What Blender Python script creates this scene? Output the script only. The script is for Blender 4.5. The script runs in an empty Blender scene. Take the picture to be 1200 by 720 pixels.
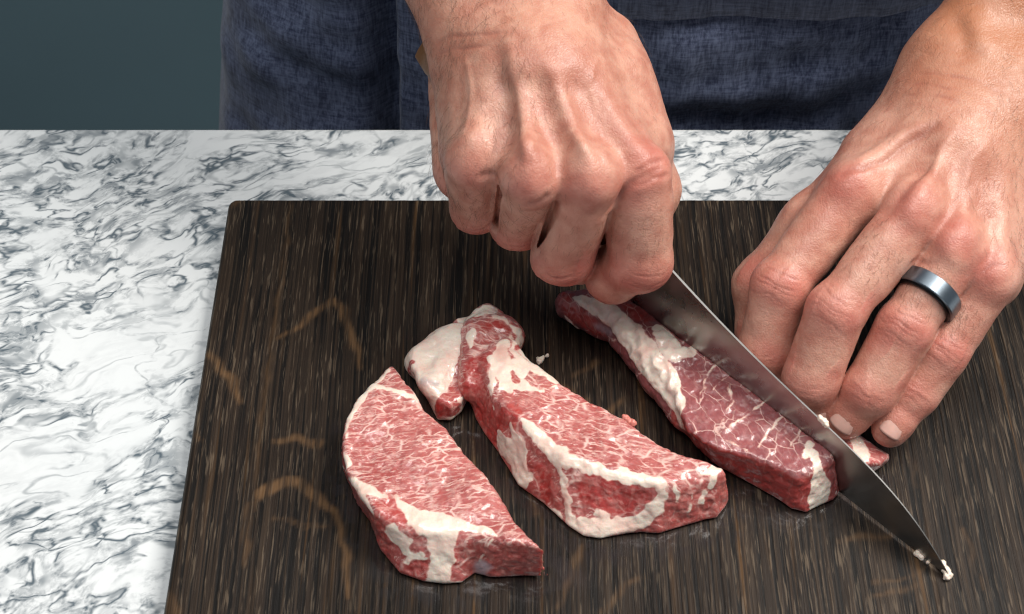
import bpy, math, random
import numpy as np
from mathutils import Vector, Matrix
random.seed(7); np.random.seed(7)
S = bpy.context.scene
COL = S.collection
R = math.radians

# ------------------------------------------------------------------ camera
F_PX, PITCH = 1985.0, R(48.0)
CAM = np.array([0.0, -0.541, 0.528])
cam = bpy.data.objects.new('camera', bpy.data.cameras.new('camera'))
COL.objects.link(cam)
cam.location = CAM
cam.rotation_euler = (R(90) - PITCH, 0, 0)
cam.data.sensor_width = 36
cam.data.lens = F_PX / 1200 * 36
cam.data.clip_start, cam.data.clip_end = 0.02, 50
cam.data.dof.use_dof = True
cam.data.dof.focus_distance = 0.705
cam.data.dof.aperture_fstop = 20
S.camera = cam

# ------------------------------------------------------------------ light
W = bpy.data.worlds.new('World'); S.world = W; W.use_nodes = True
W.node_tree.nodes['Background'].inputs[0].default_value = (0.80, 0.90, 1.0, 1)
W.node_tree.nodes['Background'].inputs[1].default_value = 0.24
def area(name, loc, to, sx, sy, power, col):
    l = bpy.data.lights.new(name, 'AREA'); l.shape = 'RECTANGLE'; l.size = sx; l.size_y = sy
    l.energy = power; l.color = col
    o = bpy.data.objects.new(name, l); COL.objects.link(o); o.location = loc
    o.rotation_euler = (Vector(to) - Vector(loc)).to_track_quat('-Z', 'Y').to_euler()
    return o
area('window_light', (0.98, 0.02, 1.50), (0.05, -0.10, 0.02), 0.82, 0.82, 38, (1.0, 0.965, 0.91))
area('overhead_fill', (-0.35, -0.45, 2.5), (0.0, -0.05, 0.0), 1.3, 1.0, 34, (1.0, 0.98, 0.95))  # soft fill added overhead, not a known ceiling lamp
S.view_settings.view_transform = 'Standard'
S.view_settings.look = 'None'
S.view_settings.exposure = 0.12
S.view_settings.gamma = 1.0
S.cycles.use_denoising = True
S.cycles.max_bounces = 8
S.cycles.filter_width = 1.15

# ------------------------------------------------------------------ helpers
_fw = np.array([0, math.cos(PITCH), -math.sin(PITCH)]); _rt = np.array([1.0, 0, 0]); _up = np.cross(_rt, _fw)
def at(x, y, z):
    """the point at height z seen at photo position x, y: used once to measure where things stand"""
    d = _fw + _rt * (x - 600) / F_PX - _up * (y - 360) / F_PX
    return CAM + d * ((z - CAM[2]) / d[2])
V = lambda *a: np.array(a, float)
def nrm(v): return v / np.linalg.norm(v)

def mesh_from(name, verts, faces, smooth=True):
    me = bpy.data.meshes.new(name)
    verts = np.asarray(verts, np.float32)
    faces = np.asarray(faces, np.int32)
    n, k = faces.shape
    me.vertices.add(len(verts)); me.vertices.foreach_set('co', verts.ravel())
    me.loops.add(n * k); me.loops.foreach_set('vertex_index', faces.ravel())
    me.polygons.add(n)
    me.polygons.foreach_set('loop_start', np.arange(0, n * k, k, dtype=np.int32))
    me.polygons.foreach_set('loop_total', np.full(n, k, np.int32))
    me.update(calc_edges=True); me.validate()
    if smooth: me.polygons.foreach_set('use_smooth', np.ones(len(me.polygons), bool))
    return me
def link(name, me, mat=None, parent=None):
    o = bpy.data.objects.new(name, me); COL.objects.link(o)
    if mat: me.materials.append(mat)
    if parent: o.parent = parent
    return o
def poly(name, verts, faces, mat=None, parent=None, smooth=False):
    me = bpy.data.meshes.new(name); me.from_pydata([tuple(v) for v in verts], [], faces); me.update()
    if smooth:
        for p in me.polygons: p.use_smooth = True
    return link(name, me, mat, parent)
def empty(name, loc=(0, 0, 0)):
    o = bpy.data.objects.new(name, None); COL.objects.link(o); o.location = loc; return o
def tag(o, label=None, cat=None, group=None, kind=None):
    for k, v in (('label', label), ('category', cat), ('group', group), ('kind', kind)):
        if v: o[k] = v
    return o
def rebase(o, loc):
    """move an unparented mesh object's origin to loc"""
    o.data.transform(Matrix.Translation(-Vector(loc))); o.location = loc
def adopt(ch, root):
    ch.parent = root; ch.matrix_parent_inverse = Matrix.Translation(-Vector(root.location))
def getco(me):
    a = np.empty(len(me.vertices) * 3, np.float32); me.vertices.foreach_get('co', a); return a.reshape(-1, 3)
def setco(me, a): me.vertices.foreach_set('co', np.asarray(a, np.float32).ravel()); me.update()
def getno(me):
    a = np.empty(len(me.vertices) * 3, np.float32); me.vertex_normals.foreach_get('vector', a); return a.reshape(-1, 3)
def attr(me, name, vals):
    a = me.attributes.new(name, 'FLOAT', 'POINT'); a.data.foreach_set('value', np.asarray(vals, np.float32))

# gradient noise on points
_perm = np.random.RandomState(3).permutation(256); _perm = np.concatenate([_perm, _perm, _perm])
_grad = np.random.RandomState(4).normal(size=(256, 3)); _grad /= np.linalg.norm(_grad, axis=1)[:, None]
def noise(p, s, seed=0):
    q = np.asarray(p, np.float64) * s + seed * 17.37
    i = np.floor(q).astype(int); f = q - i; u = f * f * f * (f * (f * 6 - 15) + 10); i &= 255
    out = 0
    for dx in (0, 1):
        for dy in (0, 1):
            for dz in (0, 1):
                g = _grad[_perm[_perm[_perm[i[:, 0] + dx] + i[:, 1] + dy] + i[:, 2] + dz] & 255]
                w = (u[:, 0] if dx else 1 - u[:, 0]) * (u[:, 1] if dy else 1 - u[:, 1]) * (u[:, 2] if dz else 1 - u[:, 2])
                out = out + w * ((f[:, 0] - dx) * g[:, 0] + (f[:, 1] - dy) * g[:, 1] + (f[:, 2] - dz) * g[:, 2])
    return out * 1.6
def seg_dist(P, pts, wid=None):
    """distance of points P to a 3-D polyline, minus the (varying) half width"""
    best = np.full(len(P), 1e3)
    for i in range(len(pts) - 1):
        a, b = np.asarray(pts[i]), np.asarray(pts[i + 1]); ab = b - a
        t = np.clip(((P - a) @ ab) / (ab @ ab), 0, 1)
        d = np.linalg.norm(P - a - t[:, None] * ab, axis=1)
        if wid is not None: d = d - (wid[i] * (1 - t) + wid[i + 1] * t)
        best = np.minimum(best, d)
    return best
def sstep(x, a, b):
    t = np.clip((x - a) / (b - a), 0, 1); return t * t * (3 - 2 * t)

# signed-distance modelling -> surface nets
def smin(a, b, k):
    h = np.maximum(k - np.abs(a - b), 0) / k
    return np.minimum(a, b) - h * h * k * 0.25
def round_cone(a, b, r1, r2):
    a = np.asarray(a, float); b = np.asarray(b, float)
    ba = b - a; l2 = ba @ ba; rr = r1 - r2; a2 = l2 - rr * rr; il2 = 1 / l2
    def f(X, Y, Z):
        px, py, pz = X - a[0], Y - a[1], Z - a[2]
        y = px * ba[0] + py * ba[1] + pz * ba[2]; z = y - l2
        p2 = px * px + py * py + pz * pz
        x2 = np.maximum(p2 * l2 - y * y, 0) * l2
        y2 = y * y * l2; z2 = z * z * l2
        k = np.sign(rr) * rr * rr * x2
        d = (np.sqrt(x2 * a2 * il2) + y * rr) * il2 - r1
        c1 = np.sign(z) * a2 * z2 > k
        c2 = np.sign(y) * a2 * y2 < k
        d = np.where(c2, np.sqrt(p2) - r1, d)
        d = np.where(c1, np.sqrt((x2 + z2) ) * il2 - r2, d)
        return d
    lo = np.minimum(a - r1, b - r2); hi = np.maximum(a + r1, b + r2)
    return f, lo, hi
def ball(c, r): 
    c = np.asarray(c, float)
    return (lambda X, Y, Z: np.sqrt((X - c[0]) ** 2 + (Y - c[1]) ** 2 + (Z - c[2]) ** 2) - r), c - r, c + r
def ellipsoid(c, axes, rad):
    c = np.asarray(c, float); A = np.array([nrm(np.asarray(x, float)) for x in axes]); rad = np.asarray(rad, float)
    def f(X, Y, Z):
        p = [(X - c[0]) * A[i][0] + (Y - c[1]) * A[i][1] + (Z - c[2]) * A[i][2] for i in range(3)]
        k0 = np.sqrt(sum((p[i] / rad[i]) ** 2 for i in range(3))); k1 = np.sqrt(sum((p[i] / rad[i] ** 2) ** 2 for i in range(3))) + 1e-9
        return k0 * (k0 - 1) / k1
    m = rad.max(); return f, c - m, c + m
class Grid:
    def __init__(s, lo, hi, h):
        s.h = h; s.lo = np.asarray(lo, float); s.n = np.ceil((np.asarray(hi) - s.lo) / h).astype(int) + 1
        s.F = np.ones(s.n, np.float32) * 0.05
        s.ax = [(s.lo[i] + h * np.arange(s.n[i])).astype(np.float32) for i in range(3)]
    def region(s, lo, hi):
        a = np.clip(np.floor((lo - s.lo) / s.h).astype(int), 0, s.n); b = np.clip(np.ceil((hi - s.lo) / s.h).astype(int) + 1, 0, s.n)
        return tuple(slice(a[i], b[i]) for i in range(3))
    def coords(s, sl): return s.ax[0][sl[0]][:, None, None], s.ax[1][sl[1]][None, :, None], s.ax[2][sl[2]][None, None, :]
    def group(s, prims, k, pad=0.012):
        lo = np.min([p[1] for p in prims], 0) - pad; hi = np.max([p[2] for p in prims], 0) + pad
        sl = s.region(lo, hi); X, Y, Z = s.coords(sl)
        G = np.full([q.stop - q.start for q in sl], 0.05, np.float32)
        for f, plo, phi in prims[:]:
            ps = s.region(plo - pad, phi + pad)
            ls = tuple(slice(max(ps[i].start, sl[i].start) - sl[i].start, max(ps[i].stop, sl[i].start) - sl[i].start) for i in range(3))
            d = f(X[ls[0]], Y[:, ls[1]], Z[:, :, ls[2]]).astype(np.float32)
            G[ls] = smin(G[ls], d, k)
        return sl, G
    def add(s, g, k): s.F[g[0]] = smin(s.F[g[0]], g[1], k)
    def carve(s, prim, k, pad=0.01):
        sl = s.region(prim[1] - pad, prim[2] + pad); X, Y, Z = s.coords(sl)
        s.F[sl] = -smin(-s.F[sl], prim[0](X, Y, Z).astype(np.float32), k)
    def nets(s):
        F = s.F; n = s.n; I = F < 0
        c = np.zeros(n - 1, np.uint8)
        for dx in (0, 1):
            for dy in (0, 1):
                for dz in (0, 1):
                    c += I[dx:n[0] - 1 + dx, dy:n[1] - 1 + dy, dz:n[2] - 1 + dz]
        idx = np.argwhere((c > 0) & (c < 8))
        ids = np.full(n - 1, -1, np.int32); ids[idx[:, 0], idx[:, 1], idx[:, 2]] = np.arange(len(idx))
        acc = np.zeros((len(idx), 3)); cnt = np.zeros(len(idx))
        for axis in range(3):
            o = [a for a in range(3) if a != axis]
            for u in (0, 1):
                for v in (0, 1):
                    d = np.zeros(3, int); d[o[0]] = u; d[o[1]] = v
                    p0 = idx + d; p1 = p0.copy(); p1[:, axis] += 1
                    f0 = F[p0[:, 0], p0[:, 1], p0[:, 2]]; f1 = F[p1[:, 0], p1[:, 1], p1[:, 2]]
                    m = (f0 < 0) != (f1 < 0)
                    t = np.where(m, f0 / np.where(m, f0 - f1, 1), 0)
                    q = d + np.zeros((len(idx), 3)); q[:, axis] = t
                    acc[m] += q[m]; cnt[m] += 1
        verts = s.lo + s.h * (idx + acc / cnt[:, None])
        quads = []
        for axis in range(3):
            o = [a for a in range(3) if a != axis]
            A = np.take(I, range(0, n[axis] - 1), axis); B = np.take(I, range(1, n[axis]), axis)
            e = np.argwhere(A != B)
            e = e[(e[:, o[0]] > 0) & (e[:, o[1]] > 0) & (e[:, o[0]] < n[o[0]] - 1) & (e[:, o[1]] < n[o[1]] - 1)]
            ins = A[e[:, 0], e[:, 1], e[:, 2]]
            def cid(du, dv):
                q = e.copy(); q[:, o[0]] -= du; q[:, o[1]] -= dv
                return ids[q[:, 0], q[:, 1], q[:, 2]]
            Q = np.stack([cid(1, 1), cid(0, 1), cid(0, 0), cid(1, 0)], 1)
            flip = ins if axis != 1 else ~ins
            Q = np.where(flip[:, None], Q, Q[:, ::-1])
            quads.append(Q)
        return verts, np.concatenate(quads)

# ------------------------------------------------------------------ materials
class NT:
    def __init__(s, name):
        s.m = bpy.data.materials.new(name); s.m.use_nodes = True; s.t = s.m.node_tree; s.b = s.t.nodes['Principled BSDF']
    def n(s, typ, **kw):
        nd = s.t.nodes.new(typ)
        for k, v in kw.items():
            if k.startswith('i_'):
                key = k[2:]; key = int(key) if key.isdigit() else key.replace('_', ' ')
                s.put(nd.inputs[key], v)
            else: setattr(nd, k, v)
        return nd
    def put(s, inp, v):
        if isinstance(v, bpy.types.NodeSocket): s.t.links.new(v, inp)
        elif isinstance(v, bpy.types.Node): s.t.links.new(v.outputs[0], inp)
        else: inp.default_value = v
    def set(s, **kw):
        for k, v in kw.items(): s.put(s.b.inputs[k.replace('_', ' ')], v)
    def coord(s, scale=(1, 1, 1), rot=(0, 0, 0), loc=(0, 0, 0)):
        tc = s.n('ShaderNodeTexCoord'); mp = s.n('ShaderNodeMapping')
        s.put(mp.inputs[0], tc.outputs['Object']); mp.inputs['Scale'].default_value = scale; mp.inputs['Rotation'].default_value = rot; mp.inputs['Location'].default_value = loc
        return mp.outputs[0]
    def noise(s, vec, scale, detail=3, rough=0.5, dist=0.0, col=False):
        nd = s.n('ShaderNodeTexNoise'); s.put(nd.inputs['Vector'], vec); nd.inputs['Scale'].default_value = scale
        nd.inputs['Detail'].default_value = detail; nd.inputs['Roughness'].default_value = rough; nd.inputs['Distortion'].default_value = dist
        return nd.outputs['Color' if col else 'Fac']
    def vor(s, vec, scale, feature='DISTANCE_TO_EDGE', rnd=1.0):
        nd = s.n('ShaderNodeTexVoronoi', feature=feature); s.put(nd.inputs['Vector'], vec); nd.inputs['Scale'].default_value = scale
        nd.inputs['Randomness'].default_value = rnd
        return nd.outputs['Distance']
    def math(s, op, a, b=0.0, c=0.0, clamp=False):
        nd = s.n('ShaderNodeMath', operation=op); nd.use_clamp = clamp
        s.put(nd.inputs[0], a); s.put(nd.inputs[1], b); s.put(nd.inputs[2], c); return nd.outputs[0]
    def ramp(s, v, a, b, x=0.0, y=1.0):
        nd = s.n('ShaderNodeMapRange'); nd.interpolation_type = 'SMOOTHSTEP'; s.put(nd.inputs[0], v)
        for i, q in enumerate((a, b, x, y)): s.put(nd.inputs[i + 1], q)
        return nd.outputs[0]
    def mix(s, f, a, b, typ='MIX'):
        nd = s.n('ShaderNodeMix', data_type='RGBA', blend_type=typ)
        s.put(nd.inputs[0], f); s.put(nd.inputs[6], (*a, 1) if isinstance(a, tuple) and len(a) == 3 else a)
        s.put(nd.inputs[7], (*b, 1) if isinstance(b, tuple) and len(b) == 3 else b); return nd.outputs[2]
    def warp(s, vec, scale, amt, detail=2):
        c = s.noise(vec, scale, detail, col=True)
        a = s.n('ShaderNodeVectorMath', operation='SUBTRACT'); s.put(a.inputs[0], c); a.inputs[1].default_value = (.5, .5, .5)
        b = s.n('ShaderNodeVectorMath', operation='SCALE'); s.put(b.inputs[0], a.outputs[0]); b.inputs['Scale'].default_value = amt
        d = s.n('ShaderNodeVectorMath', operation='ADD'); s.put(d.inputs[0], vec); s.put(d.inputs[1], b.outputs[0]); return d.outputs[0]
    def at(s, name): 
        return s.n('ShaderNodeAttribute', attribute_name=name).outputs['Fac']
    def bump(s, h, strength, dist, prev=None):
        nd = s.n('ShaderNodeBump'); nd.inputs['Strength'].default_value = strength; nd.inputs['Distance'].default_value = dist
        s.put(nd.inputs['Height'], h)
        if prev: s.put(nd.inputs['Normal'], prev)
        return nd.outputs[0]

def mat_marble():
    t = NT('marble'); v0 = t.coord(rot=(0, 0, R(-24)))
    v = t.warp(v0, 14, 0.035, 2); v = t.warp(v, 45, 0.012, 3)
    mp = t.n('ShaderNodeMapping'); t.put(mp.inputs[0], v); mp.inputs['Scale'].default_value = (0.6, 1.2, 1)
    v = mp.outputs[0]
    def ridge(sc, det, w, seed, rough=.6):
        m = t.n('ShaderNodeMapping'); t.put(m.inputs[0], v); m.inputs['Location'].default_value = (seed, seed * .7, 0)
        n = t.noise(m.outputs[0], sc, det, rough, 0.2)
        return t.ramp(t.math('ABSOLUTE', t.math('SUBTRACT', n, 0.5)), 0.0, w, 1, 0)
    a = ridge(34, 2.5, 0.030, 0.0, .55); aw = ridge(34, 2.5, 0.13, 0.0, .55)
    b = ridge(72, 2.5, 0.055, 3.1, .6); bw = ridge(72, 2.5, 0.16, 3.1, .6); c = ridge(25, 2, 0.012, 7.7, .5)
    zone = t.ramp(t.noise(v, 25, 4, 0.62), 0.395, 0.495)
    brk = t.ramp(t.noise(v, 130, 4, .65), .40, .56)
    blotch = t.ramp(t.noise(v, 105, 5, 0.68), 0.46, 0.60)
    m = t.math('MULTIPLY', a, t.math('MULTIPLY_ADD', zone, 0.62, 0.33))
    m = t.math('MAXIMUM', m, t.math('MULTIPLY', b, t.math('MULTIPLY_ADD', zone, .85, .08)))
    m = t.math('MULTIPLY', m, t.math('MULTIPLY_ADD', brk, .72, .28))
    m = t.math('MAXIMUM', m, t.math('MULTIPLY', c, t.math('MULTIPLY_ADD', brk, .4, .05)))
    m = t.math('MAXIMUM', m, t.math('MULTIPLY', blotch, t.math('MULTIPLY', t.math('MAXIMUM', t.math('MULTIPLY', aw, .8), bw), t.math('MULTIPLY_ADD', zone, .62, .10))))
    base = t.mix(t.noise(v0, 14, 3), (0.61, 0.635, 0.645), (0.68, 0.69, 0.69))
    t.set(Base_Color=t.mix(m, base, (0.045, 0.070, 0.092)), Roughness=0.30, Specular_IOR_Level=.22)
    return t.m
def mat_wood():
    t = NT('dark_oak'); g = t.coord(); wv = t.warp(g, 6, 0.006, 2)
    def st(sx, sy, det=4, src=wv, seed=0, rough=.6):
        m = t.n('ShaderNodeMapping'); t.put(m.inputs[0], src); m.inputs['Scale'].default_value = (sx, sy, sy); m.inputs['Location'].default_value = (seed, seed, 0)
        return t.noise(m.outputs[0], 1, det, rough)
    grain = st(430, 4.5, 3, rough=.6); fine = st(1000, 8, 2, seed=21); pores = st(1150, 62, 2, seed=5); broad = st(70, 4, 3, seed=9); patch = t.noise(g, 11, 4, .6)
    amber = st(240, 6, 2, seed=33)
    col = t.mix(t.ramp(grain, .43, .57), (0.0040, 0.0028, 0.0022), (0.0190, 0.0118, 0.0076))
    col = t.mix(t.math('MULTIPLY', t.ramp(fine, .52, .63), t.ramp(patch, .3, .7, .25, .75)), col, (0.044, 0.0285, 0.0180))
    col = t.mix(t.math('MULTIPLY', t.ramp(amber, .60, .72), t.ramp(broad, .4, .62, .15, .8)), col, (0.095, 0.048, 0.018))
    lines = fine
    pore_glint = t.math('MULTIPLY', t.ramp(pores, .56, .68), t.ramp(patch, .35, .65, .25, .8))
    col = t.mix(t.math('MULTIPLY', pore_glint, .52), col, (0.185, 0.135, 0.090))  # pale pores, with glints off the grain painted into their colour
    stk = t.at('streak'); sn = t.ramp(st(500, 30, 3, seed=3), .36, .60, .16, .90)
    col = t.mix(t.math('MULTIPLY', stk, sn), col, (0.150, 0.080, 0.035))
    h = t.math('ADD', t.math('MULTIPLY', grain, .6), t.math('ADD', t.math('MULTIPLY', pores, .6), t.math('MULTIPLY', lines, .5)))
    wet = t.math('MULTIPLY', t.at('wet'), t.ramp(t.noise(g, 140, 4, .6), .42, .58))
    col = t.mix(t.math('MULTIPLY', wet, .5), col, (0.012, 0.006, 0.005))
    t.set(Coat_Weight=wet, Coat_Roughness=.10, Base_Color=col, Roughness=t.ramp(patch, .3, .7, 0.36, .52), Normal=t.bump(h, 0.5, 0.0009), Specular_IOR_Level=0.24)
    return t.m
def mat_skin(name, c0, c1, red):
    t = NT(name); g = t.coord()
    blot = t.math('ADD', t.math('MULTIPLY', t.noise(g, 38, 3, .6), .55), t.math('MULTIPLY', t.noise(g, 150, 4, .65), .45)); fine = t.noise(g, 420, 3, .6)
    col = t.mix(t.ramp(blot, .36, .64), c0, c1)
    col = t.mix(t.math('MULTIPLY', t.at('red'), 0.85), col, red)
    col = t.mix(t.math('MULTIPLY', t.ramp(fine, .5, .75), .22), col, (0.34, 0.13, 0.085))
    col = t.mix(t.at('tan'), col, (0.37, 0.145, 0.066))
    col = t.mix(t.math('MULTIPLY', t.at('crease'), .6), col, (0.26, 0.075, 0.055))
    col = t.mix(t.math('MULTIPLY', t.ramp(t.noise(g, 130, 2), .66, .74), .25), col, (0.30, 0.12, 0.07))
    cells = t.vor(t.warp(g, 300, .002), 850)
    mp = t.n('ShaderNodeMapping'); t.put(mp.inputs[0], g); mp.inputs['Scale'].default_value = (1, .35, 1); mp.inputs['Rotation'].default_value = (0, 0, .6)
    cells2 = t.vor(mp.outputs[0], 700)
    h = t.math('ADD', t.ramp(cells, 0, .25), t.math('MULTIPLY', t.ramp(cells2, 0, .2), .7))
    h = t.math('ADD', h, t.math('MULTIPLY', t.noise(g, 600, 3, .6), .8))
    t.set(Base_Color=col, Roughness=t.ramp(fine, .3, .7, .36, .50), Normal=t.bump(h, 0.21, 0.00030), Specular_IOR_Level=0.5,
          Subsurface_Weight=0.22, Subsurface_Radius=(1.0, 0.35, 0.2), Subsurface_Scale=0.0035)
    return t.m
def mat_meat(name, ang, sc, lean0, lean1, vein, veinw=.055, cell=(1, 2.3), fleck=.85, net=.35):
    t = NT(name); g = t.coord(); w = t.warp(g, 120, .0036, 3)
    mp = t.n('ShaderNodeMapping', vector_type='TEXTURE'); t.put(mp.inputs[0], w); mp.inputs['Rotation'].default_value = (0, 0, R(ang)); mp.inputs['Scale'].default_value = (1 / cell[0], 1 / cell[1], 1)
    v = mp.outputs[0]
    big = t.noise(g, 45, 4, .6)
    vb = t.warp(v, 210, .0018, 2)
    e1 = t.ramp(t.vor(vb, sc), 0, veinw * 2.2, 1, 0); e2 = t.ramp(t.vor(t.warp(v, 160, .0018), sc * 2.1), 0, veinw * 2.4, 1, 0)
    fl = t.ramp(t.noise(vb, sc * 1.5, 5, .66), .50, .64)
    sq = t.n('ShaderNodeMapping'); t.put(sq.inputs[0], vb); sq.inputs['Scale'].default_value = (.62, 1.0, 1)
    fl2 = t.ramp(t.noise(sq.outputs[0], sc * 3.4, 3, .6), .555, .655)
    zone = t.ramp(t.noise(g, 95, 3, .6), .38, .60)
    zone2 = t.ramp(t.noise(g, 150, 3, .6), .40, .64)
    vv = t.math('MAXIMUM', t.math('MULTIPLY', e1, t.math('MULTIPLY_ADD', zone, .80, .06)), t.math('MULTIPLY', e2, t.math('MULTIPLY', zone2, net)))
    vv = t.math('MAXIMUM', vv, t.math('MULTIPLY', fl, t.math('MULTIPLY_ADD', zone2, fleck * .52, fleck * .10)))
    vv = t.math('MAXIMUM', vv, t.math('MULTIPLY', fl2, fleck * .80))
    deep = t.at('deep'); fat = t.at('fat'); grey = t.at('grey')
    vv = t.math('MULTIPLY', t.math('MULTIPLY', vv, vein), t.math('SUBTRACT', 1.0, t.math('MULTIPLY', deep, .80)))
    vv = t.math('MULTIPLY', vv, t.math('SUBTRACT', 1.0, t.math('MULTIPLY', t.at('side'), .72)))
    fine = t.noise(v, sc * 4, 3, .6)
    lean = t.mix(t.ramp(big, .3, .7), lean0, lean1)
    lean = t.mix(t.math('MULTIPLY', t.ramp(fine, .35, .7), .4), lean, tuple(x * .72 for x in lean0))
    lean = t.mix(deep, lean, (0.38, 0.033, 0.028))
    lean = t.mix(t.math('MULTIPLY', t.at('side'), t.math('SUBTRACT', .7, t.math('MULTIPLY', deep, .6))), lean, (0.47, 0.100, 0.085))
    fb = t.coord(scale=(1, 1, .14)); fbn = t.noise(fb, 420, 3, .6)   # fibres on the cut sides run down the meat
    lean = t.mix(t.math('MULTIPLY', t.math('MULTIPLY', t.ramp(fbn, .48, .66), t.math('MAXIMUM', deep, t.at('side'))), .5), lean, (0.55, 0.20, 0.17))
    fatc = t.mix(t.ramp(t.noise(g, 160, 4, .6), .35, .7), (0.80, 0.69, 0.585), (0.79, 0.57, 0.48))
    fatc = t.mix(t.math('MULTIPLY', t.ramp(t.noise(g, 60, 3, .5), .52, .75), .55), fatc, (0.62, 0.28, 0.23))
    col = t.mix(vv, lean, (0.86, 0.62, 0.54))
    # ragged fat boundary
    f2 = t.ramp(t.math('ADD', fat, t.math('MULTIPLY', t.math('SUBTRACT', t.noise(w, 330, 4, .65), .5), .85)), .30, .68)
    edge = t.math('MULTIPLY', t.math('MULTIPLY', f2, t.math('SUBTRACT', 1.0, f2)), 2.2)
    col = t.mix(f2, col, t.mix(edge, fatc, (0.72, 0.36, 0.30)))
    col = t.mix(grey, col, (0.36, 0.30, 0.33))
    h = t.math('ADD', t.math('MULTIPLY', vv, .12), t.math('MULTIPLY', t.noise(w, 380, 3, .55), .9))
    t.set(Base_Color=col, Roughness=t.math('SUBTRACT', t.ramp(t.noise(g, 300, 3), .3, .7, .28, .46), t.math('MULTIPLY', f2, .06)), Normal=t.bump(h, 0.40, 0.0010), Specular_IOR_Level=0.5,
          Coat_Weight=0.6, Coat_Roughness=0.10, Subsurface_Weight=0.35, Subsurface_Radius=(1, .3, .2), Subsurface_Scale=0.003)
    return t.m
def mat_simple(name, col, rough=.5, metal=0., bump=None, **kw):
    t = NT(name); g = t.coord(); n = t.noise(g, kw.pop('scale', 60), 3)
    t.set(Base_Color=t.mix(n, tuple(c * .85 for c in col), tuple(min(1, c * 1.15) for c in col)), Roughness=rough, Metallic=metal)
    if bump: t.set(Normal=t.bump(t.noise(g, bump[0], 4), .5, bump[1]))
    t.set(**kw); return t.m
def mat_steel():
    t = NT('blade_steel'); g = t.coord(); mp = t.n('ShaderNodeMapping'); t.put(mp.inputs[0], g); mp.inputs['Scale'].default_value = (60, 60, 1400)
    br = t.noise(mp.outputs[0], 1, 3); sm = t.noise(g, 70, 4, .6)
    t.set(Base_Color=t.mix(sm, (0.30, 0.285, 0.27), (0.40, 0.385, 0.37)), Metallic=1.0, Roughness=t.ramp(sm, .3, .7, .25, .38), Normal=t.bump(br, .05, .0003))
    return t.m
def mat_denim():
    t = NT('denim'); g = t.coord()
    def st(s3, seed):
        m = t.n('ShaderNodeMapping'); t.put(m.inputs[0], g); m.inputs['Scale'].default_value = s3; m.inputs['Location'].default_value = (seed,) * 3
        return t.noise(m.outputs[0], 1, 4, .65)
    a = st((900, 900, 120), 0); b = st((110, 110, 900), 4); c = st((240, 240, 70), 8); p = t.noise(g, 40, 5, .7)
    w = t.math('ADD', t.math('MULTIPLY', a, .45), t.math('ADD', t.math('MULTIPLY', b, .35), t.math('MULTIPLY', c, .26)))
    w = t.math('ADD', w, t.math('MULTIPLY', p, .10))
    col = t.mix(t.ramp(w, .44, .74), (0.020, 0.027, 0.060), (0.125, 0.150, 0.235))
    t.set(Base_Color=col, Roughness=.9, Normal=t.bump(w, .5, .0012), Specular_IOR_Level=.15, Sheen_Weight=.15)
    return t.m

M_MARBLE, M_WOOD, M_STEEL, M_DENIM = mat_marble(), mat_wood(), mat_steel(), mat_denim()
M_SKIN = mat_skin('skin', (0.440, 0.180, 0.128), (0.590, 0.315, 0.232), (0.470, 0.105, 0.085))

# ------------------------------------------------------------------ setting
TH = 0.012
YE = float(at(600, 151, -TH)[1])
def box(lo, hi, bev=0.0):
    import bmesh
    bm = bmesh.new(); bmesh.ops.create_cube(bm, size=1)
    for v in bm.verts: v.co = Vector([(lo[i] + hi[i]) / 2 + v.co[i] * (hi[i] - lo[i]) for i in range(3)])
    if bev: bmesh.ops.bevel(bm, geom=bm.edges[:], offset=bev, segments=3, affect='EDGES', profile=.5)
    me = bpy.data.meshes.new('m'); bm.to_mesh(me); bm.free(); return me
o = link('floor', box((-4, -3, -0.98), (4, 2.2, -0.93)), mat_simple('floor_paint', (.07, .08, .085), .6)); tag(o, kind='structure')
o = link('wall', box((-4, 0.95, -0.93), (4, 1.05, 2.0)), mat_simple('teal_paint', (0.088, 0.145, 0.170), .65, scale=3)); tag(o, kind='structure')
me = box((-1.1, -0.70, -TH - 0.03), (1.1, YE, -TH), 0.0015)
o = link('countertop', me, M_MARBLE); rebase(o, (0, YE, -TH - .03))
tag(o, 'white marble worktop with blue grey veins under the dark board', 'countertop')

# ------------------------------------------------------------------ cutting board
def px_strip(pts, z=0.0):
    """polyline + half widths measured on the plane z"""
    P = [at(x, y, z) for x, y, w in pts]
    return P, [w * 0.5 / 3000.0 for x, y, w in pts]
X0, X1, Y0, Y1, RB, RC = -0.1262, 0.30, -0.275, 0.0, 0.0030, 0.0042
nx, ny = 356, 230
gx = np.linspace(X0, X1, nx); gy = np.linspace(Y0, Y1, ny)
def ease(a, lo, hi):            # extra rows in the rounded rim
    e = np.array([0, .0002, .0006, .0011, .0018, .0026, .0035]); return np.unique(np.concatenate([lo + e, a[(a > lo + .004) & (a < hi - .004)], hi - e]))
gx, gy = ease(gx, X0, X1), ease(gy, Y0, Y1); nx, ny = len(gx), len(gy)
GX, GY = np.meshgrid(gx, gy, indexing='ij')
def rimz(x, y):
    d = np.minimum(np.minimum(x - X0, X1 - x), np.minimum(y - Y0, Y1 - y))
    q = np.clip(RB - d, 0, RB); return -(RB - np.sqrt(np.maximum(RB * RB - q * q, 0)))
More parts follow.
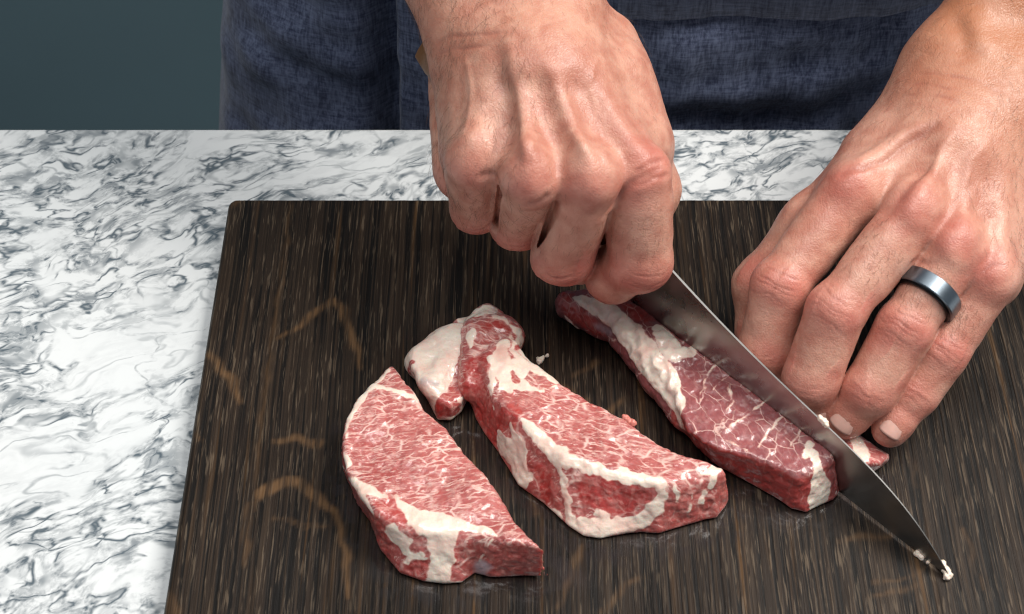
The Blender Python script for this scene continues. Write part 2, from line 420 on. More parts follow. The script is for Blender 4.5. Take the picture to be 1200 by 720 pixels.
# round the corners in plan
cx, cy = np.clip(GX, X0 + RC, X1 - RC), np.clip(GY, Y0 + RC, Y1 - RC)
dx, dy = GX - cx, GY - cy; mx = np.maximum(np.abs(dx), np.abs(dy)); ln = np.sqrt(dx * dx + dy * dy) + 1e-12
k = np.where((np.abs(dx) > 0) & (np.abs(dy) > 0), mx / ln, 1)
top = np.stack([cx + dx * k, cy + dy * k, rimz(GX, GY)], -1).reshape(-1, 3)
top[:, 2] += 0.00012 * noise(top * V(1, .05, 1), 300, 2) 
ii = np.arange(nx * ny).reshape(nx, ny)
faces = [np.stack([ii[:-1, :-1], ii[1:, :-1], ii[1:, 1:], ii[:-1, 1:]], -1).reshape(-1, 4)]
ring = np.concatenate([ii[:, 0], ii[-1, 1:], ii[-2::-1, -1], ii[0, -2:0:-1]])
low = top[ring].copy(); low[:, 2] = -TH + .0003
base = len(top); lid = base + np.arange(len(ring))
faces.append(np.stack([ring, lid, np.roll(lid, -1), np.roll(ring, -1)], 1))
vb = np.concatenate([top, low])
me = mesh_from('cutting_board', vb, np.concatenate(faces))
streaks = [
    [(328, 396, 5), (352, 383, 8), (375, 363, 9), (392, 352, 9), (402, 362, 9), (408, 385, 9), (415, 405, 9), (424, 432, 5)],
    [(236, 408, 6), (258, 428, 9), (272, 445, 10), (281, 472, 5)],
    [(306, 578, 16), (330, 567, 14), (350, 566, 10), (375, 583, 11), (395, 603, 8), (404, 640, 6), (408, 700, 4)],
    [(325, 517, 8), (348, 514, 9), (374, 521, 10)],
    [(341, 234, 2), (336, 290, 2.4), (329, 335, 3), (318, 400, 3.4), (311, 450, 3.4), (304, 545, 3), (299, 600, 1)],
    [(292, 590, 5), (288, 640, 6), (286, 665, 3)],
    [(190, 690, 14), (206, 716, 12)], [(983, 632, 4), (1010, 630, 5), (1043, 628, 5)],
    [(1020, 682, 2), (1050, 683, 2.5), (1070, 677, 2.5), (1087, 665, 2)],
    [(716, 481, 6), (735, 464, 6)], [(684, 640, 6), (672, 672, 6), (655, 712, 7)], [(752, 676, 5), (730, 690, 5), (705, 718, 7)],
    [(272, 240, 9), (283, 236, 4)], [(628, 600, 5), (622, 560, 6)], [(700, 425, 9), (672, 440, 5)],
    [(225, 505, 4), (234, 515, 6)], [(330, 610, 1.2), (380, 616, 1.2)], [(318, 609, 1.2), (360, 618, 1.2)],
    [(1063, 510, 4), (1070, 545, 4), (1074, 570, 3)], [(866, 610, 5), (868, 680, 4), (873, 712, 5)],
    [(1130, 620, 3), (1150, 690, 3)], [(640, 440, 5), (690, 470, 3)], [(1018, 700, 4), (1080, 688, 3)],
]
st = np.zeros(len(vb))
wn = np.stack([noise(vb, 130, 1), noise(vb, 130, 2), 0 * vb[:, 0]], 1) * .0016
for k_, s_ in enumerate(streaks):
    P, w = px_strip(s_); d = seg_dist(vb + wn, P, w); st = np.maximum(st, ((.85, .7, .7, .55, .42, .5) + (.36,) * 40)[k_] * sstep(d, .0013, -.0010))
attr(me, 'streak', st)
me_board = me; o = link('cutting_board', me, M_WOOD); rebase(o, ((X0 + X1) / 2, (Y0 + Y1) / 2, -TH))
tag(o, 'dark stained oak cutting board with rounded corners under the meat', 'cutting board')

# ------------------------------------------------------------------ meat
def sdf_poly(X, Y, P):
    P = np.asarray(P)[:, :2]; d = np.full(np.broadcast(X, Y).shape, 1e9); s = np.ones(d.shape)
    n = len(P)
    for i in range(n):
        a, b = P[i], P[i - 1]; e = b - a; wx, wy = X - a[0], Y - a[1]
        t = np.clip((wx * e[0] + wy * e[1]) / (e @ e), 0, 1); d = np.minimum(d, (wx - e[0] * t) ** 2 + (wy - e[1] * t) ** 2)
        c1 = Y >= a[1]; c2 = Y < b[1]; c3 = e[0] * wy > e[1] * wx
        s = np.where((c1 & c2 & c3) | (~c1 & ~c2 & ~c3), -s, s)
    return s * np.sqrt(d)
def slab(name, topo, bot, hfun, rnd=.0014, h=.0006, amp=.00055, extra=(), cut=None, zmax=.03, z0=.0004):
    lo = np.min(np.concatenate([topo, bot]), 0)[:2] - .006; hi = np.max(np.concatenate([topo, bot]), 0)[:2] + .006
    for p in extra: lo = np.minimum(lo, p[1][:2] - .004); hi = np.maximum(hi, p[2][:2] + .004)
    g = Grid((*lo, -.003), (*hi, zmax), h); X, Y, Z = g.ax
    dt = sdf_poly(X[:, None], Y[None, :], topo); db = sdf_poly(X[:, None], Y[None, :], bot); H = hfun(X[:, None], Y[None, :]) + 0 * dt
    zt = np.clip(Z[None, None, :] / np.maximum(H, .003)[:, :, None], 0, 1)
    d = dt[:, :, None] * zt + db[:, :, None] * (1 - zt)
    def smax(a, b, k): return -smin(-a, -b, k)
    F = smax(d, Z[None, None, :] - H[:, :, None], rnd * 2.2)
    g.F = F.astype(np.float32)
    for p in extra:
        g.add(g.group([p], .001, .008), .005)
    g.F = smax(g.F, (z0 - Z)[None, None, :] + 0 * g.F, .0025)
    if cut is not None:
        n, c = cut; q = (X[:, None, None] - c[0]) * n[0] + (Y[None, :, None] - c[1]) * n[1] + (Z[None, None, :] - c[2]) * n[2]
        g.F = np.maximum(g.F, q)
    g.F = g.F.astype(np.float32)
    v, q = g.nets()
    me = mesh_from(name, v, q); v = getco(me); n = getno(me)
    keep = sstep(v[:, 2], .0006, .003)
    dsp = amp * (noise(v, 90, 1) * 1.0 + noise(v, 220, 2) * .6 + noise(v, 520, 3) * .32)
    if cut is not None:
        qd = np.abs((v - cut[1]) @ cut[0]); dsp *= sstep(qd, .0003, .0025)
    setco(me, v + n * (dsp * keep)[:, None])
    return me
from mathutils.bvhtree import BVHTree
_bvh = [None]
def surf(x, y, z):
    d = _fw + _rt * (x - 600) / F_PX - _up * (y - 360) / F_PX
    if _bvh[0] is not None:
        hit = _bvh[0].ray_cast(Vector(CAM), Vector(d).normalized())
        if hit[0] is not None: return np.array(hit[0])
    return at(x, y, z)
def use_bvh(me):
    _bvh[0] = BVHTree.FromPolygons([v.co for v in me.vertices], [tuple(p.vertices) for p in me.polygons])
def fat_mask(v, strokes, soft=.0012, wob=.0011, seed=0):
    wn = np.stack([noise(v, 190, seed + 1) + .5 * noise(v, 420, seed + 11), noise(v, 190, seed + 2) + .5 * noise(v, 420, seed + 12), noise(v, 190, seed + 3)], 1) * wob
    m = np.zeros(len(v))
    for s_ in strokes:
        P = [surf(x, y, z) for x, y, z, w in s_]; w = [q[3] * .5 / 3050. for q in s_]
        if len(P) == 1: P = P * 2; P[1] = P[1] + 1e-5; w = w * 2
        m = np.maximum(m, sstep(seg_dist(v + wn, P, w), soft, -soft))
    return m
def fat_relief(me, v, n, fat, amp):
    """fat stands a little proud of the lean and is lumpy"""
    r = 1 - 2 * np.abs(noise(v, 170, 41)); k = sstep(v[:, 2], .0008, .003)
    setco(me, v + n * (k * (fat * (.00008 + amp * r + .00015 * noise(v, 420, 42)) - .00025 * (1 - fat) * (noise(v, 330, 43) > .15)))[:, None])

PINK0, PINK1 = (0.360, 0.080, 0.074), (0.475, 0.135, 0.122)
M_MEAT1 = mat_meat('meat_pale', 12, 120, PINK0, PINK1, .88, .05, (1, 2.7))
M_MEAT2 = mat_meat('meat_pink', -14, 110, PINK0, PINK1, .88, .05, (1, 2.5))
M_MEAT3 = mat_meat('meat_dusky', -62, 92, (0.235, 0.060, 0.065), (0.33, 0.100, 0.100), .72, .020, (1, 1.8), .22, .12)

# --- slice on the left
h1 = .0205
T1 = [at(x, y, h1) for x, y in [(459, 423), (470, 440), (487, 458), (497, 475), (512, 488), (530, 508), (548, 530), (570, 555), (588, 580), (606, 610), (620, 628), (640, 644), (600, 638), (572, 630), (540, 626), (505, 622), (470, 616), (440, 602), (420, 580), (405, 552), (399, 520), (404, 490), (420, 465), (437, 445), (450, 428)]]
B1 = T1[:12] + [at(x, y, 0) for x, y in [(660, 672), (640, 679), (614, 678), (585, 680), (572, 680), (557, 676), (542, 688), (520, 689), (495, 686), (467, 676), (446, 650), (434, 614), (418, 590), (404, 560)]] + T1[20:]
def H1(X, Y):
    return h1 - .0035 * np.clip((Y + .115) / .03, 0, 1) + .0012 * np.sin(X * 170 + 1) * np.sin(Y * 150)
me = slab('pork', T1, B1, H1)
use_bvh(me); v = getco(me); n = getno(me); zt = h1
fat = fat_mask(v, [
    [(455, 431, zt, 8), (438, 450, zt, 12), (424, 464, zt, 11), (412, 486, zt, 8), (406, 512, zt, 4)], [(404, 530, zt, 5), (406, 548, zt, 10)],
    [(434, 452, zt, 7), (462, 458, zt, 8), (484, 464, zt, 9), (500, 476, zt, 10), (513, 488, zt, 11), (522, 497, zt, 8)],
    [(484, 455, zt, 9), (500, 475, zt, 9), (517, 490, zt, 7)],
    [(402, 548, zt, 5), (414, 566, zt, 12), (432, 574, zt, 14), (448, 582, zt, 9)],
    [(416, 568, .018, 12), (430, 590, .015, 10), (436, 600, .013, 8)],
    [(464, 580, zt, 4), (472, 594, zt, 12), (492, 606, zt, 24), (515, 612, zt, 26), (540, 616, zt, 14), (568, 622, zt, 10), (580, 628, zt, 4)],
    [(490, 612, zt, 24), (516, 622, .019, 40), (518, 650, .012, 28), (514, 676, .003, 24)],
    [(462, 626, .018, 24), (476, 640, .015, 22), (492, 650, .011, 12)],
    [(514, 660, .008, 18), (506, 686, .001, 18), (540, 684, .001, 8)],
    [(476, 660, .007, 5), (480, 652, .010, 8), (500, 655, .009, 4)],
    [(574, 634, .018, 5), (560, 664, .008, 4)],
], seed=1)
red = fat_mask(v, [[(487, 643, .013, 14), (497, 632, .0165, 9)]], seed=5)
fat *= 1 - .85 * red
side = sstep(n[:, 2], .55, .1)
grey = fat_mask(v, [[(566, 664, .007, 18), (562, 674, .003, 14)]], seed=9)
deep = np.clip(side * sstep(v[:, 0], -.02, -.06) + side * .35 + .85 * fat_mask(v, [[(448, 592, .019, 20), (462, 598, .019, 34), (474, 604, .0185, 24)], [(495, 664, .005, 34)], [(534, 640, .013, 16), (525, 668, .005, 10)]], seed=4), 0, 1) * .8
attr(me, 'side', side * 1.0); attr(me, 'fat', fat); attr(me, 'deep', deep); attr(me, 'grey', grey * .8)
fat_relief(me, v, n, fat, .00012)
s1 = empty('pork_slice', tuple(at(520, 560, 0)))
tag(s1, 'thick raw pork slice with pale marbled top, leftmost on the board', 'meat', 'pork slices on the cutting board')
adopt(link('meat', me, M_MEAT1), s1)

# --- slice in the middle
h2 = .0215
T2 = [at(x, y, h2) for x, y in [(604, 396), (620, 416), (634, 428), (659, 448), (685, 462), (710, 476), (732, 490), (749, 502), (768, 514), (785, 524), (802, 532), (830, 539), (847, 545), (852, 552), (830, 558), (797, 567), (770, 568), (735, 560), (716, 556), (695, 547), (659, 538), (629, 514), (603, 492), (585, 470), (572, 450), (566, 425), (575, 402), (590, 391)]]
B2 = T2[:11] + [at(x, y, .004) for x, y in [(854, 566), (855, 585), (842, 604)]] + [at(x, y, 0) for x, y in [(828, 613), (800, 621), (772, 630), (752, 628), (735, 630), (704, 637), (682, 634), (664, 622), (635, 594), (605, 573), (581, 532), (566, 512), (556, 495), (548, 470), (548, 440), (560, 420)]] + [T2[26], T2[27]]
def H2(X, Y): return h2 - .002 * np.clip((X - .06) / .03, 0, 1) - .004 * np.clip((Y + .095) / .02, 0, 1) + .001 * np.sin(X * 160) * np.cos(Y * 140)
ex = [round_cone(at(590, 396, .011), at(540, 386, .006), .0070, .0045), round_cone(at(590, 396, .011), at(572, 374, .009), .0080, .0060), round_cone(at(562, 396, .012), at(556, 450, .011), .0085, .007)]
me = slab('pork', T2, B2, H2, extra=ex)
use_bvh(me); v = getco(me); n = getno(me); z = h2
fat = fat_mask(v, [
    [(600, 394, .018, 10), (612, 410, z, 26), (628, 428, z, 24), (648, 444, z, 14), (662, 452, z, 6)],
    [(590, 405, .019, 18), (588, 430, z, 20), (592, 452, z, 18), (598, 460, z, 8)],
    [(606, 432, z, 36), (596, 448, z, 20), (624, 455, z, 8)], [(614, 456, z, 10), (635, 456, z, 8), (650, 452, z, 5)],
    [(580, 420, .018, 18), (574, 452, .016, 9), (577, 478, .012, 6)],
    [(612, 490, z, 8), (625, 508, z, 15), (645, 525, z, 18), (668, 540, z, 16), (695, 548, z, 14), (720, 556, z, 16), (745, 560, z, 18), (772, 567, z, 14)],
    [(590, 520, .013, 30), (605, 535, .010, 40), (612, 560, .004, 26)], [(600, 500, .019, 10), (607, 520, .014, 22)],
    [(650, 530, z, 14), (660, 560, .014, 9), (664, 590, .007, 11), (668, 612, .002, 16)],
    [(666, 545, .019, 12)],
    [(770, 568, .0205, 14), (776, 580, .016, 13), (770, 598, .010, 20), (744, 615, .006, 20), (705, 620, .004, 26), (680, 620, .002, 24)],
    [(695, 610, .004, 10), (728, 614, .004, 12)], [(628, 590, .002, 18), (650, 606, .002, 14)],
    [(826, 556, z, 8), (836, 548, z, 12), (848, 549, z, 6)], [(836, 560, .016, 10), (828, 575, .012, 6), (822, 590, .008, 8)],
    [(572, 364, .016, 30), (545, 374, .012, 26), (592, 378, .016, 16)], [(600, 384, .015, 12), (620, 410, .012, 16), (634, 424, .012, 8)],
    [(552, 390, .016, 14), (550, 405, .016, 10)],
    [(700, 600, .006, 8), (712, 606, .005, 14)], [(790, 572, .017, 8), (796, 590, .010, 4)], [(812, 575, .015, 3), (806, 600, .006, 3)], [(640, 520, z, 16), (652, 534, z, 20)],
], seed=2, wob=.0017)
lean = fat_mask(v, [[(568, 384, .019, 10), (580, 378, .019, 12), (597, 386, .019, 9)], [(602, 392, .0205, 6), (606, 410, z, 6), (626, 424, z, 5)], [(605, 445, z, 10), (600, 436, z, 6)]], seed=7)
fat *= 1 - lean
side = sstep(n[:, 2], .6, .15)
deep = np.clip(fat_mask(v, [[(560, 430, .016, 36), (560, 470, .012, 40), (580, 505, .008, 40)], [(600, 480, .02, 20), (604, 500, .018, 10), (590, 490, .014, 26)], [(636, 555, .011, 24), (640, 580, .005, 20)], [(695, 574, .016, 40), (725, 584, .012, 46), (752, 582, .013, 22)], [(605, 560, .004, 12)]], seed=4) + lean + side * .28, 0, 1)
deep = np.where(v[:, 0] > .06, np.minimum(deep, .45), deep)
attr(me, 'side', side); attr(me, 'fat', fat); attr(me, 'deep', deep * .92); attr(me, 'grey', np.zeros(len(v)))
fat_relief(me, v, n, fat, .00012)
s2 = empty('pork_slice', tuple(at(680, 540, 0)))
tag(s2, 'raw pork slice with a white fat band across its front, second from the left', 'meat', 'pork slices on the cutting board')
adopt(link('meat', me, M_MEAT2), s2)
# pale fat flap between the slices (part of the left one)
Tf = [at(x, y, .014) for x, y in [(481, 430), (484, 418), (500, 402), (520, 391), (537, 384), (546, 388), (549, 415), (547, 440), (541, 462), (528, 472), (514, 466), (500, 452), (489, 442)]]
Bf = [at(x, y, 0) for x, y in [(481, 436), (484, 424), (500, 408), (520, 397), (537, 392), (548, 400), (551, 440), (549, 470), (541, 486), (528, 496), (512, 496), (500, 470), (490, 452)]]
me = slab('fat_flap', Tf, Bf, lambda X, Y: .0130 + .0015 * np.sin(X * 260 + Y * 120) + 0 * Y, rnd=.0016, extra=[round_cone(at(540, 394, .0105), at(506, 452, .0105), .0050, .0046), round_cone(at(492, 424, .008), at(520, 402, .009), .006, .006)])
use_bvh(me); v = getco(me)
leanf = fat_mask(v, [[(546, 405, .013, 8), (542, 435, .013, 16), (534, 458, .012, 22)], [(526, 470, .010, 24), (516, 484, .006, 20), (535, 480, .006, 16)], [(479, 436, .001, 8), (483, 424, .001, 6)]], seed=6)
attr(me, 'fat', np.maximum(.05, 1 - leanf))
attr(me, 'deep', np.maximum(leanf * .45, fat_mask(v, [[(520, 482, .005, 20), (512, 476, .007, 12)], [(514, 478, .006, 6)]], seed=8))); attr(me, 'grey', .55 * fat_mask(v, [[(498, 446, .013, 10), (512, 450, .013, 8)]], seed=3))
adopt(link('fat_flap', me, M_MEAT1), s1)

# ------------------------------------------------------------------ knife
TIP = at(1115, 679, .0012); SP = at(786, 315, .052)
ka = nrm(TIP - SP)                        # along the spine to the tip
kn = nrm(np.cross(ka, V(0, 0, 1)))        # blade normal, away from the camera side
kd = nrm(np.cross(ka, kn)); kd = kd if kd[2] < 0 else -kd
if kn[1] < 0: kn = -kn
KL = float(np.linalg.norm(TIP - SP))
HEEL = -.010
def edge_z(s):  # depth of edge below the spine line, so that the edge just clears the board
    P = SP + ka * s; return (P[2] - .0012 - .0006 * (1 - s / KL)) / -kd[2]
# profile: s along, spine offset (down), edge depth
ss = np.concatenate([np.linspace(HEEL, KL * .58, 22), np.linspace(KL * .60, KL, 36)])
spine_off = -.0098 * np.sin(np.pi * np.clip(ss / KL, 0, 1) ** 2.2)
verts, faces = [], []
for i, s in enumerate(ss):
    e = edge_z(s); so = spine_off[i]; th = .00052 * (1 - .62 * np.clip(s / KL, 0, 1)) * (1 if s < KL - .004 else .5)
    if e < so + .0004: e = so + .0004
    C0 = SP + ka * s
    for dpt, tt in ((so, th * .86), (so + min(.0005, (e - so) * .1), th), (so + (e - so) * .55, th * .75), (so + (e - so) * .93, th * .28), (e, .00004)):
        for sg in (-1, 1): verts.append(C0 + kd * dpt + kn * tt * sg)
m = len(ss)
for i in range(m - 1):
    a, b = i * 10, i * 10 + 10
    for j in range(4):
        faces.append((a + 2 * j, a + 2 * j + 2, b + 2 * j + 2, b + 2 * j)); faces.append((a + 2 * j + 1, b + 2 * j + 1, b + 2 * j + 3, a + 2 * j + 3))
    faces.append((a, b, b + 1, a + 1)); faces.append((a + 8, a + 9, b + 9, b + 8))
for a in (0, (m - 1) * 10):
    for j in range(4): faces.append((a + 2 * j, a + 2 * j + 1, a + 2 * j + 3, a + 2 * j + 2))
knife = empty('knife', tuple(SP))
tag(knife, "chef's knife with long steel blade cutting the pork, handle in the fist", 'knife')
M_SPINE = mat_simple('ground_steel', (.13, .128, .125), .5, 1.)
blade = poly('blade', verts, faces, M_STEEL); blade.data.materials.append(M_SPINE); adopt(blade, knife)
bm_ = __import__('bmesh'); bm = bm_.new(); bm.from_mesh(blade.data); bm_.ops.recalc_face_normals(bm, faces=bm.faces); bm.to_mesh(blade.data); bm.free()
for p in blade.data.polygons:
    p.use_smooth = True
    if abs(Vector(kn).dot(p.normal)) < .8 and p.normal.z > .3: p.material_index = 1
blade.data.set_sharp_from_angle(angle=R(25))
# handle: wooden, swelling, from behind the heel to the butt
BUTT = at(502, 52, .098); ha0 = SP + ka * HEEL + kd * .013
hd = nrm(BUTT - ha0); hu = nrm(kn); hv = nrm(np.cross(hd, hu)); HLn = float(np.linalg.norm(BUTT - ha0))
def loft(name, secs, mat, parent, nseg=20):
    vs, fs = [], []
    for c, u, w, a, b in secs:
        for k in range(nseg):
            t = 2 * math.pi * k / nseg; ct, sn_ = math.cos(t), math.sin(t)
            ct = math.copysign(abs(ct) ** .75, ct); sn_ = math.copysign(abs(sn_) ** .75, sn_); vs.append(c + u * a * ct + w * b * sn_)
    for i in range(len(secs) - 1):
        for k in range(nseg): fs.append((i * nseg + k, i * nseg + (k + 1) % nseg, (i + 1) * nseg + (k + 1) % nseg, (i + 1) * nseg + k))
    fs.append(tuple(range(nseg))[::-1]); fs.append(tuple((len(secs) - 1) * nseg + k for k in range(nseg)))
    o = poly(name, vs, fs, mat, None, True); adopt(o, parent); return o
secs = []
for t in np.linspace(0.10, 1, 16):
    r = (.0085 + .0022 * math.sin(math.pi * min(1, t * 1.1)) + .003 * max(0, t - .7)); e = 1 if t < .97 else .8
    secs.append((ha0 + hd * HLn * t + hv * 0, hu, hv, r * .75 * e, r * 1.25 * e))
M_HANDLE = mat_simple('walnut', (.20, .085, .028), .45, scale=90, bump=(200, .0004))
loft('handle', secs, M_HANDLE, knife)
secs = [(ha0 + hd * HLn * t, hu, hv, a, b) for t, a, b in ((-.06, .0016, .013), (0, .004, .0125), (.05, .006, .0115), (.098, .0066, .0112))]
loft('bolster', secs, M_STEEL, knife)

# --- the slice being cut, on the camera side of the blade, and the rest of it under the fingertips
h3 = .0195
CUTN = kn; CUTC = SP - kn * .0002
P3 = lambda pts, z: [at(x, y, z) for x, y in pts]
T3 = P3([(745, 340), (790, 362), (840, 400), (905, 455), (965, 510), (978, 535), (955, 550), (934, 557), (909, 546), (880, 535), (845, 527), (822, 517), (804, 502), (797, 480), (790, 455), (770, 425), (745, 400), (725, 375)], h3)
B3 = P3([(760, 372), (800, 400), (850, 440), (915, 500), (985, 556), (985, 580), (978, 590), (962, 596), (945, 605), (927, 600), (910, 588), (870, 565), (835, 545), (803, 510), (798, 503), (780, 470), (751, 442), (725, 412)], 0)
# reach across the cut so that the plane trims it
def H3(X, Y): return h3 - .004 * np.clip((.075 - X) / .03, 0, 1) - .0015 * np.clip((X - .12) / .02, 0, 1) + 0 * Y
q = at
ex = [round_cone(q(668, 358, .007), q(712, 374, .008), .0065, .0085), round_cone(q(712, 368, .009), q(760, 385, .010), .0085, .009),
      round_cone(q(735, 398, .008), q(775, 440, .009), .0065, .0075), round_cone(q(775, 440, .009), q(800, 485, .008), .0075, .006),
      round_cone(q(762, 395, .015), q(795, 420, .0165), .0045, .004), round_cone(q(775, 405, .014), q(792, 445, .014), .0042, .0036), round_cone(q(690, 352, .011), q(735, 372, .013), .0042, .005)]
me = slab('pork', T3, B3, H3, extra=ex, cut=(CUTN, CUTC), rnd=.0012)
use_bvh(me); v = getco(me); n = getno(me)
fat = fat_mask(v, [
    [(672, 350, .012, 10), (695, 357, .013, 20), (715, 368, .013, 26), (735, 388, .012, 32), (755, 415, .011, 38), (778, 445, .010, 34), (795, 480, .008, 24), (800, 500, .005, 12)],
    [(772, 386, .018, 18), (782, 398, .018, 28), (790, 415, .018, 22), (810, 412, .019, 14), (814, 404, h3, 8)],
    [(952, 530, .018, 14), (958, 550, .014, 14), (962, 572, .008, 26), (958, 588, .003, 26)], [(950, 520, h3, 10), (942, 535, h3, 6)],
    [(664, 372, .004, 8), (676, 384, .003, 8)],
    # long white veins across the cut top
    [(833, 458, h3, 1), (852, 440, h3, 2.4), (862, 424, h3, 2)], [(845, 500, h3, 2), (858, 470, h3, 2.4), (856, 452, h3, 3)], [(850, 505, h3, 2), (880, 482, h3, 2), (900, 468, h3, 3)],
    [(890, 525, h3, 2.4), (900, 508, h3, 3), (918, 488, h3, 3)], [(880, 532, h3, 2), (846, 512, h3, 1.5)], [(820, 470, h3, 2), (828, 440, h3, 3), (842, 425, h3, 3)], [(925, 525, h3, 2), (938, 505, h3, 3)],
], wob=.0009, seed=3)
dk = fat_mask(v, [[(658, 346, .010, 16), (672, 366, .006, 22), (700, 388, .004, 20)]], seed=5)
dk2 = fat_mask(v, [[(735, 352, .016, 30), (755, 372, .016, 24)]], seed=6)
fat *= 1 - np.maximum(dk, dk2 * .9)
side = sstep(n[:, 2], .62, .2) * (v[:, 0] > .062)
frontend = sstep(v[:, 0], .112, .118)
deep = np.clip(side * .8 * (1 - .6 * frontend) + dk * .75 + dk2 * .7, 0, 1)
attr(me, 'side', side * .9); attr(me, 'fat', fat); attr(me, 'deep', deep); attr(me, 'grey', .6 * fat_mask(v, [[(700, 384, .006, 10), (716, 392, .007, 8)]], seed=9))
fat_relief(me, v, n, fat * sstep(np.abs((v - CUTC) @ CUTN), .0008, .004) * sstep(v[:, 0], .095, .085), .0007)
s3 = empty('pork_slice', tuple(at(870, 520, 0)))
tag(s3, 'dusky red pork slice with white veins, lying along the near side of the knife blade', 'meat', 'pork slices on the cutting board')
adopt(link('meat', me, M_MEAT3), s3)
T4 = P3([(905, 446), (930, 452), (960, 468), (1000, 505), (1030, 522), (1046, 528), (1035, 542), (1012, 546), (985, 536), (940, 500), (912, 470)], .011)
B4 = P3([(905, 456), (930, 462), (960, 478), (1000, 515), (1030, 530), (1048, 534), (1040, 546), (1020, 556), (985, 560), (940, 530), (912, 490)], 0)
me = slab('pork_end', T4, B4, lambda X, Y: .0115 - .003 * np.clip((X - .135) / .01, 0, 1) + 0 * Y, cut=(-kn, SP + kn * .0003), rnd=.0015)
use_bvh(me); v = getco(me)
attr(me, 'fat', fat_mask(v, [[(992, 500, .011, 14), (1006, 520, .010, 18), (1012, 536, .008, 14), (1014, 552, .002, 10)], [(978, 470, .011, 12), (985, 462, .011, 10)], [(1040, 545, .002, 4), (1047, 535, .003, 4)]], seed=3))
attr(me, 'deep', .15 * np.ones(len(v))); attr(me, 'grey', np.zeros(len(v)))
o = link('pork_end', me, M_MEAT2); rebase(o, tuple(at(960, 500, 0)))
tag(o, 'pork end piece with a white fat stripe, pinned under the fingertips behind the blade', 'meat')

# damp film on the wood round the meat
wet = np.zeros(len(vb))
for pl in (B1, B2, B3, B4, Bf):
    wet = np.maximum(wet, sstep(sdf_poly(vb[:, 0] + wn[:, 0] * 2, vb[:, 1] + wn[:, 1] * 2, pl), .014, .003))
attr(me_board, 'wet', wet)
# ------------------------------------------------------------------ hands
def up_from(axis, ref):
    u = ref - axis * (ref @ axis); return nrm(u)
def finger_prims(J, r, ref, pads=True, full=True):
    """joint chain J (knuckle, middle joint, end joint, tip) as smooth cones with joint swellings and pads"""
    pr = []; N = []
    for i in range(3):
        ax = nrm(J[i + 1] - J[i]); n = up_from(ax, ref[i] if isinstance(ref, list) else ref); N.append(n)
        pr.append(round_cone(J[i], J[i + 1], r[i], r[i + 1]))
        if (i < 2 and full) or i == 1: pr.append(round_cone(J[i] * .7 + J[i + 1] * .3, J[i] * .2 + J[i + 1] * .8, (r[i] + r[i + 1]) * .497, r[i + 1] * 1.02))
        mid = (J[i] * .5 + J[i + 1] * .5) - n * .0016
        if i < 2 and pads: pr.append(round_cone(mid - ax * .006, mid + ax * .006, r[i + 1] * .99, r[i + 1] * .97))
        if i == 2: pr.append(ball(J[3] - n * .0010 - ax * .003, r[3] * 1.0))
    for i in (1, 2):
        n = nrm(N[i - 1] + N[min(i, 2)]); ax = nrm(J[i + 1] - J[i - 1]); sd = np.cross(ax, n)
        pr.append(ellipsoid(J[i] + n * .0007, (ax, sd, n), (r[i] * 1.02, r[i] * (1.01 if i == 1 else .99), r[i] * (.97 if i == 1 else .95))))
    return pr, N

def finish_skin(v, no, fingers, knuck, creaseA=.00040, palm_refs=()):
    """fine skin relief: joint wrinkles, pores and veins; returns displacement and the red / crease masks"""
    dsp = np.zeros(len(v)); red = np.zeros(len(v)); cr = np.zeros(len(v))
    for J, r, N in fingers:
        for jn, (amp, span) in ((1, (1.0, 1.0)), (2, (.7, .62))):
            c = J[jn]; ax = nrm(nrm(J[jn + 1] - c) + nrm(c - J[jn - 1])); n = up_from(ax, N[jn - 1] + N[min(jn, 2)]); sd = np.cross(ax, n)
            d = v - c; near = np.linalg.norm(d, axis=1) < r[jn] * 2.4
            dd = d[near]; t = dd @ ax; s = dd @ sd; q = no[near] @ n
            wob = noise(v[near], 170, jn) * .0012
            acc = np.zeros(len(dd)); rr = r[jn]
            for t0, c_, a_ in ((-.0058, -.50, .35), (-.0040, -.42, .7), (-.0006, -.10, 1.0), (.0007, .12, .8), (.0040, .42, .65), (.0054, .46, .3)):
                tt = t - t0 * span * rr / .009 - c_ * s * s / rr * .5 * np.sign(1) - wob
                acc = np.maximum(acc, a_ * np.exp(-(tt / .00034) ** 2))
            fal = sstep(q, .05, .65) * sstep(np.abs(s), rr * 1.0, rr * .35) * (0.55 + .45 * sstep(noise(v[near], 260, jn + 7), -.4, .3))
            acc *= fal * amp
            dsp[near] -= creaseA * acc; cr[near] = np.maximum(cr[near], acc)
            g = np.exp(-(t / (rr * .8)) ** 2) * sstep(q, -.1, .6)
            red[near] = np.maximum(red[near], g * (.62 if jn == 1 else .45))
            dsp[near] += .00035 * g
        d = np.linalg.norm(v - J[3], axis=1); red = np.maximum(red, .5 * np.exp(-(d / .010) ** 2))
    for c, rad, a in knuck:
        d = np.linalg.norm(v - c, axis=1); red = np.maximum(red, a * np.exp(-(d / rad) ** 2))
    dsp += .00007 * noise(v, 260, 4) + .00030 * noise(v, 90, 5) + .00005 * noise(v, 700, 6)
    return dsp, red, cr

